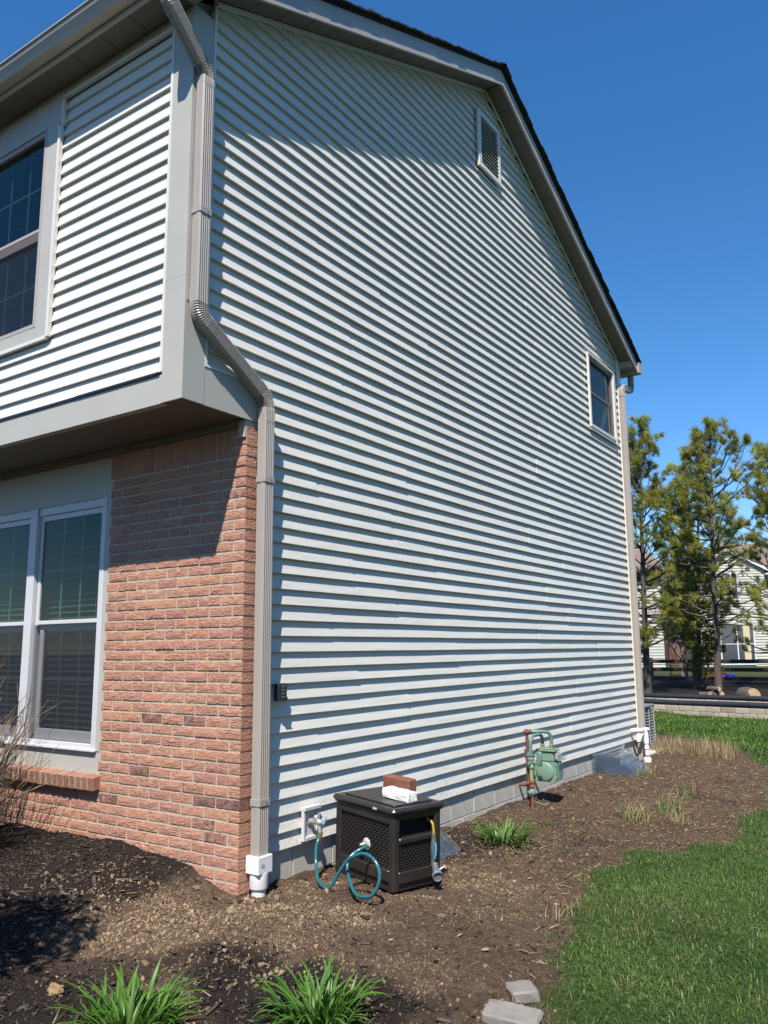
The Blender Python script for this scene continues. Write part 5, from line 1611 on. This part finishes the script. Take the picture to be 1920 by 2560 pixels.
# ------------------------------------------------------------------ pines
def needle_tuft(n, rng, L=.13, w=.009):
    """a bundle of needle triangles round the origin, pointing up z"""
    a = rng.uniform(0, 2*np.pi, n); t = np.abs(rng.normal(.75, .35, n))
    d = np.stack([np.sin(t)*np.cos(a), np.sin(t)*np.sin(a), np.cos(t)], 1)
    p = np.cross(d, rng.standard_normal((n, 3))); p /= np.linalg.norm(p, axis=1)[:, None]
    l = L*rng.uniform(.6, 1.1, n)
    base = d*.01 + rng.standard_normal((n, 3))*.012
    V = np.stack([base-p*w/2, base+p*w/2, base+d*l[:, None]], 1)
    return V.reshape(-1, 3), np.arange(n*3).reshape(n, 3)
def pine(x, y, H, crad, low, label, seed, lean=(0, 0), dens=1.0, tone=0.0, r0=.085, bare=0.0, grp='pines behind the block walls'):
    r_ = np.random.default_rng(seed); zz = zg1(x, y)-.1
    o = thing('pine_tree', (x, y, zz), label, 'tree', grp)
    b = MB(); N = 18
    off = np.cumsum(r_.normal(0, .012, (N+1, 2)), 0)
    tr = [Vector((off[i, 0]+lean[0]*(i/N)**1.5, off[i, 1]+lean[1]*(i/N)**1.5, H*i/N)) for i in range(N+1)]
    b.tube(tr, [r0*(1-.9*(i/N))+.006 + (.03 if i == 0 else 0) for i in range(N+1)], 9); b.build('trunk', M['bark'], o, 60)
    b = MB(); TP = []; TD = []; TT = []
    h = low*H
    while h < H*.985:
        f = (h-low*H)/(H*(1-low))
        base = tr[min(int(h/H*N), N)]
        for q in range(r_.integers(3, 6)):
            a = r_.uniform(0, 6.283)
            prof = (math.sin(math.pi*min(1, .12+f*.87))**.8)*(1.08-.25*f)
            L = crad*max(.16, prof)*r_.uniform(.55, 1.18)
            el = math.radians(r_.uniform(-10, 20) + 62*f**1.4)
            n = 6; p = Vector((base.x, base.y, h)); pts = [p.copy()]
            for i in range(n):
                e2 = el + .35*(i/n)
                p = p + Vector((math.cos(a)*math.cos(e2), math.sin(a)*math.cos(e2), math.sin(e2)))*L/n + Vector(r_.normal(0, .022*L, 3)); pts.append(p.copy())
            b.tube(pts, [(.022*(1-f)+.009)*(1-.8*i/n)+.002 for i in range(n+1)], 4, False)
            isb = r_.random() < bare*(1-f)**.8*1.4
            nt = int((12 if isb else 46)*dens*max(.30, L/crad)*(1.1 if f > .35 else .75)*(1 if f < .72 else .55))
            nc = max(1, int(round(nt/7.0)))
            for k in range(nc):
                s = .32 + .68*r_.random()**.65 if not isb else .80+.2*r_.random()
                i = min(int(s*n), n-1); w = s*n-i
                q0 = pts[i].lerp(pts[i+1], w)
                side = Vector((math.cos(a)*.25, math.sin(a)*.25, .0)) + Vector(r_.normal(0, .8, 3)); side.z = abs(side.z)*.55+.10
                side = side.normalized()*r_.uniform(.16, .42)*(.55+.45*min(1, L/crad))
                q1 = q0 + side + Vector((0, 0, .06))
                b.tube([q0, q0.lerp(q1, .5)+Vector((0, 0, -.015)), q1], [.006, .005, .002], 3, False)
                for j in range(r_.integers(6, 11)):
                    t_ = .25+.85*r_.random()
                    qq = q0.lerp(q1, min(t_, 1)) + Vector((0, 0, max(0, t_-1)*.3)) + Vector(r_.normal(0, .035, 3))
                    TP.append(qq[:]); dd = (side.normalized()*.8 + Vector(r_.normal(0, .35, 3)) + Vector((0, 0, .55))).normalized(); TD.append(dd[:]); TT.append(f)
        h += H*r_.uniform(.022, .040)
    for k in range(int(14*dens)):                              # leader shoots
        TP.append((tr[-1].x+r_.normal(0, .045), tr[-1].y+r_.normal(0, .045), H+.12-r_.random()**1.3*.9)); TD.append((r_.normal(0, .2), r_.normal(0, .2), 1)); TT.append(1.0)
    b.build('branches', M['bark'], o, 60)
    P = np.array(TP); D = np.array(TD); D /= np.linalg.norm(D, axis=1)[:, None]; T_ = np.array(TT)
    bv, bf = needle_tuft(26, r_)
    up = np.tile(np.array([0, 0, 1.]), (len(P), 1)); X = np.cross(D, up + .01*r_.standard_normal(P.shape)); X /= np.linalg.norm(X, axis=1)[:, None]; Y = np.cross(D, X)
    ang = r_.uniform(0, 6.28, len(P)); ca, sa = np.cos(ang)[:, None], np.sin(ang)[:, None]
    Rm = np.stack([X*ca+Y*sa, -X*sa+Y*ca, D], 2)
    v, fcs = scatter(bv, bf, P, r_.uniform(.75, 1.35, len(P)), Rm, None, .05, r_)
    k = np.clip(r_.random(len(P))*.75 + .25*T_ + .3*vnoise(P[:, 0]*1.0, P[:, 2]*1.0, .7, seed) - .25 + tone, 0, 1)[:, None]
    c = (1-k)*np.array([.115,.155,.035]) + k*np.array([.43,.42,.055])
    yl = r_.random(len(P)) < .10; c[yl] = np.array([.40,.32,.06])
    c = c*r_.uniform(.7, 1.2, (len(P), 1))
    link('needles', np_mesh('needles', v, fcs, M['needle'], np.repeat(c, len(bv), 0)), o)
pine(-1.05, 17.45, 6.75, 1.62, .24, 'tall pine with bare grey trunk right of the downspout, logs at its foot', 101, (.28, .1), 1.15, .10, .085, .75)
pine(-2.62, 16.9, 6.95, 1.5, .16, 'left pine rising just beyond the rear downspout', 102, (.25, -.1), 1.1, .06, .085, .55)
pine(.02, 20.4, 6.6, 1.7, .16, 'pine reaching in from the right edge of the picture', 103, (.1, 0), 1.1, .07, .09, .45)
pine(-2.3, 20.9, 7.0, 1.55, .14, 'sparse yellowish pine between the two front pines', 104, (.3, 0), .85, .12, .08, .45)

pine(-2.15, 19.6, 4.3, 1.1, .10, 'low open young pine between the two front trunks', 105, (.1, 0), .75, .14, .05, .35)

# ------------------------------------------------------------------ bare woods
barebark = simple('bare_tree_bark', (.17,.125,.105), .9, .15, .2, 6)
def bare_tree(x, y, H, label, seed):
    r_ = random.Random(seed); z = zg1(x, y)-.2
    o = thing('bare_tree', (x, y, z), label, 'tree', 'leafless trees in the far woods')
    b = MB(); cr = MB()
    def grow(p, d, L, r, depth, mb):
        pts = [p]; dd = d.copy(); n = 4
        for i in range(n):
            dd = (dd + Vector((r_.gauss(0, .09), r_.gauss(0, .09), .03))).normalized(); pts.append(pts[-1]+dd*L/n)
        mb.tube(pts, [r*(1-.55*i/n) for i in range(n+1)], 5 if depth > 3 else 3, False)
        if depth == 0: return
        for q in range(r_.randint(3, 4)):
            t_ = r_.uniform(.4, 1.0); i = min(int(t_*n), n-1)
            nd = (dd + Vector((r_.gauss(0, .55), r_.gauss(0, .55), r_.uniform(0, .5)))).normalized()
            grow(pts[i+1] if t_ > .8 else pts[i], nd, L*r_.uniform(.55, .78), r*.52, depth-1, cr)
    grow(Vector((0, 0, 0)), Vector((0, 0, 1)), H*.42, H*.014, 5, b)
    b.build('trunk', barebark, o, 60); cr.build('crown', barebark, o)
bts = [(-3.0, 22.4, 3.6), (-3.9, 25.5, 4.2), (-12.5, 47, 8.0), (-11.0, 50, 8.6), (-9.4, 53, 8.4), (-13.8, 54, 9.5), (-8.2, 58, 9.2), (-10.6, 60, 10), (-6.0, 62, 9.0), (-3.6, 58, 8.2)]
bl = ['small leafless sapling before the fence left of the middle trunk', 'leafless sapling just beyond the dark fence', 'leafless tree straight behind the white house', 'leafless tree with a wide brown crown between the two far houses', 'leafless tree left of the white gable', 'tall leafless tree behind the left pine', 'leafless tree behind the white gable peak', 'tallest leafless tree in the gap between the pines', 'leafless tree above the brown roof', 'leafless tree at the right edge behind the brown roof']
for i, ((x_, y_, h_), lb) in enumerate(zip(bts, bl)): bare_tree(x_, y_, h_, lb, 300+i)

r_ = np.random.default_rng(91)
n = 15000
px_ = r_.uniform(-34, 12, n); py_ = 66 + r_.uniform(0, 18, n); h_ = r_.uniform(2.5, 10.5, n)*(.75+.4*vnoise(px_, py_, 5.0)); w_ = r_.uniform(.015, .045, n)
z0_ = zg(px_, py_) + r_.uniform(0, 3.0, n)*(r_.random(n) < .6)
lx, ly = r_.normal(0, .22, n)*h_, r_.normal(0, .15, n)*h_
Vw = np.stack([np.stack([px_-w_, py_, z0_], 1), np.stack([px_+w_, py_, z0_], 1), np.stack([px_+lx+w_*.3, py_+ly, z0_+h_*.75], 1), np.stack([px_+lx-w_*.3, py_+ly+.02, z0_+h_*.75], 1)], 1)
cw = np.array([.150,.112,.098])*r_.uniform(.6, 1.3, (n, 1))
link('far_woods', np_mesh('far_woods', Vw.reshape(-1, 3), np.arange(n*4).reshape(n, 4), M['twig'], np.repeat(cw, 4, 0)), kind='stuff', label='brown leafless woods rising behind the far houses')

# ------------------------------------------------------------------ small ornamental tree left of the picture that shades the front bed
st = thing('small_tree', (.10, -2.35, zg1(.10, -2.35)), 'small leafy tree standing in the front bed outside the picture', 'tree')
r_ = np.random.default_rng(77)
b = MB(); b.tube([(0, 0, -.1), (.02, .01, .8), (0, 0, 1.6), (.03, 0, 2.1)], [.028, .024, .018, .008], 8)
for i in range(26):
    a = r_.uniform(0, 6.28); z = r_.uniform(1.2, 2.0); L = r_.uniform(.25, .5)
    b.tube([(0, 0, z), (math.cos(a)*L*.5, math.sin(a)*L*.5, z+.12), (math.cos(a)*L, math.sin(a)*L, z+.2)], [.008, .006, .003], 4, False)
b.build('trunk', M['bark'], st, 60)
n = 1500
P = r_.standard_normal((n, 3)); P /= np.linalg.norm(P, axis=1)[:, None]; P = P*(r_.random((n, 1))**.45)*np.array([.46, .46, .42]) + np.array([0, 0, 1.95])
lv = np.array([(-1,0,0),(0,.45,.1),(1,0,0),(0,-.45,.1)], float); lf = np.array([(0,3,2),(0,2,1)])
v, f = scatter(lv, lf, P, r_.uniform(.03, .05, n), rot_mats(n, r_), None, .1, r_)
link('crown', np_mesh('crown', v, f, M['leaf'], np.repeat(np.array([.06,.12,.03])*r_.uniform(.6, 1.2, (n, 1)), 4, 0)), st)

# ------------------------------------------------------------------ unseen houses and pines added right and across the street to block low sky
nh = thing('neighbour_house', (13.0, 2.0, .0), 'neighbouring beige house across the side yard, outside the picture', 'house')
nsid = simple('beige_siding', (.42,.37,.30), .6, .3, .08, 1)
b = MB(); b.box(.02, 10, -9, 9, -.5, 6.0); b.prism([(-9, 6.0), (9, 6.0), (0, 9.6)], 'x', .02, 10); b.build('wall', nsid, nh)
for s in (-1, 1):
    MB().prism([(0, 9.65), (s*9.6, 5.85), (s*9.6, 5.98), (0, 9.80)], 'x', -.35, 10.4).build('roof', M['shingle'], nh)
for (y0, z0) in ((-5, 3.8), (4, 3.8), (-4.4, 1.0), (3.2, 1.0)):
    f = part('window', (0, 0, 0), nh)
    MB().box(-.03, .019, y0-.08, y0+1.08, z0-.08, z0+1.48).build('frame', M['white'], f); MB().box(-.04, -.031, y0, y0+1, z0, z0+1.4).build('pane', FG, f)
for i, (x_, y_) in enumerate(((-13.0, -34.0), (6.0, -36.0))):
    sh = thing('street_house', (x_, y_, -.1), ['brick coloured house across the street on the left, outside the picture', 'brown house across the street on the right, outside the picture'][i], 'house')
    b = MB(); b.box(-7, 7, -8, 0, -.5, 5.6); b.build('wall', [M['brick_plain'], nsid][i], sh)
    for s in (-1, 1): MB().prism([(-4, 8.6), (-4+s*4.5, 5.5), (-4+s*4.5, 5.64), (-4, 8.74)], 'x', -7.4, 7.4).build('roof', M['shingle'], sh)
    for x0 in (-5, -1.5, 3):
        for z0 in (.9, 3.5):
            f = part('window', (0, 0, 0), sh)
            MB().box(x0-.08, x0+1.28, .001, .04, z0-.08, z0+1.48).build('frame', M['white'], f); MB().box(x0, x0+1.2, .041, .05, z0, z0+1.4).build('pane', FG, f)
for i, (x_, y_, h_) in enumerate(((-3.5, -27, 9.0), (-9, -25, 8.0), (2.5, -28, 8.5), (11.5, -12, 8.0))):
    pine(x_, y_, h_, 2.1, .1, ['tall pine across the street between the houses, outside the picture', 'pine across the street before the left house, outside the picture', 'pine across the street before the right house, outside the picture', 'pine in the neighbouring front yard, outside the picture'][i], 400+i, (0, 0), .8, 0, .14, .1, 'pines across the street')
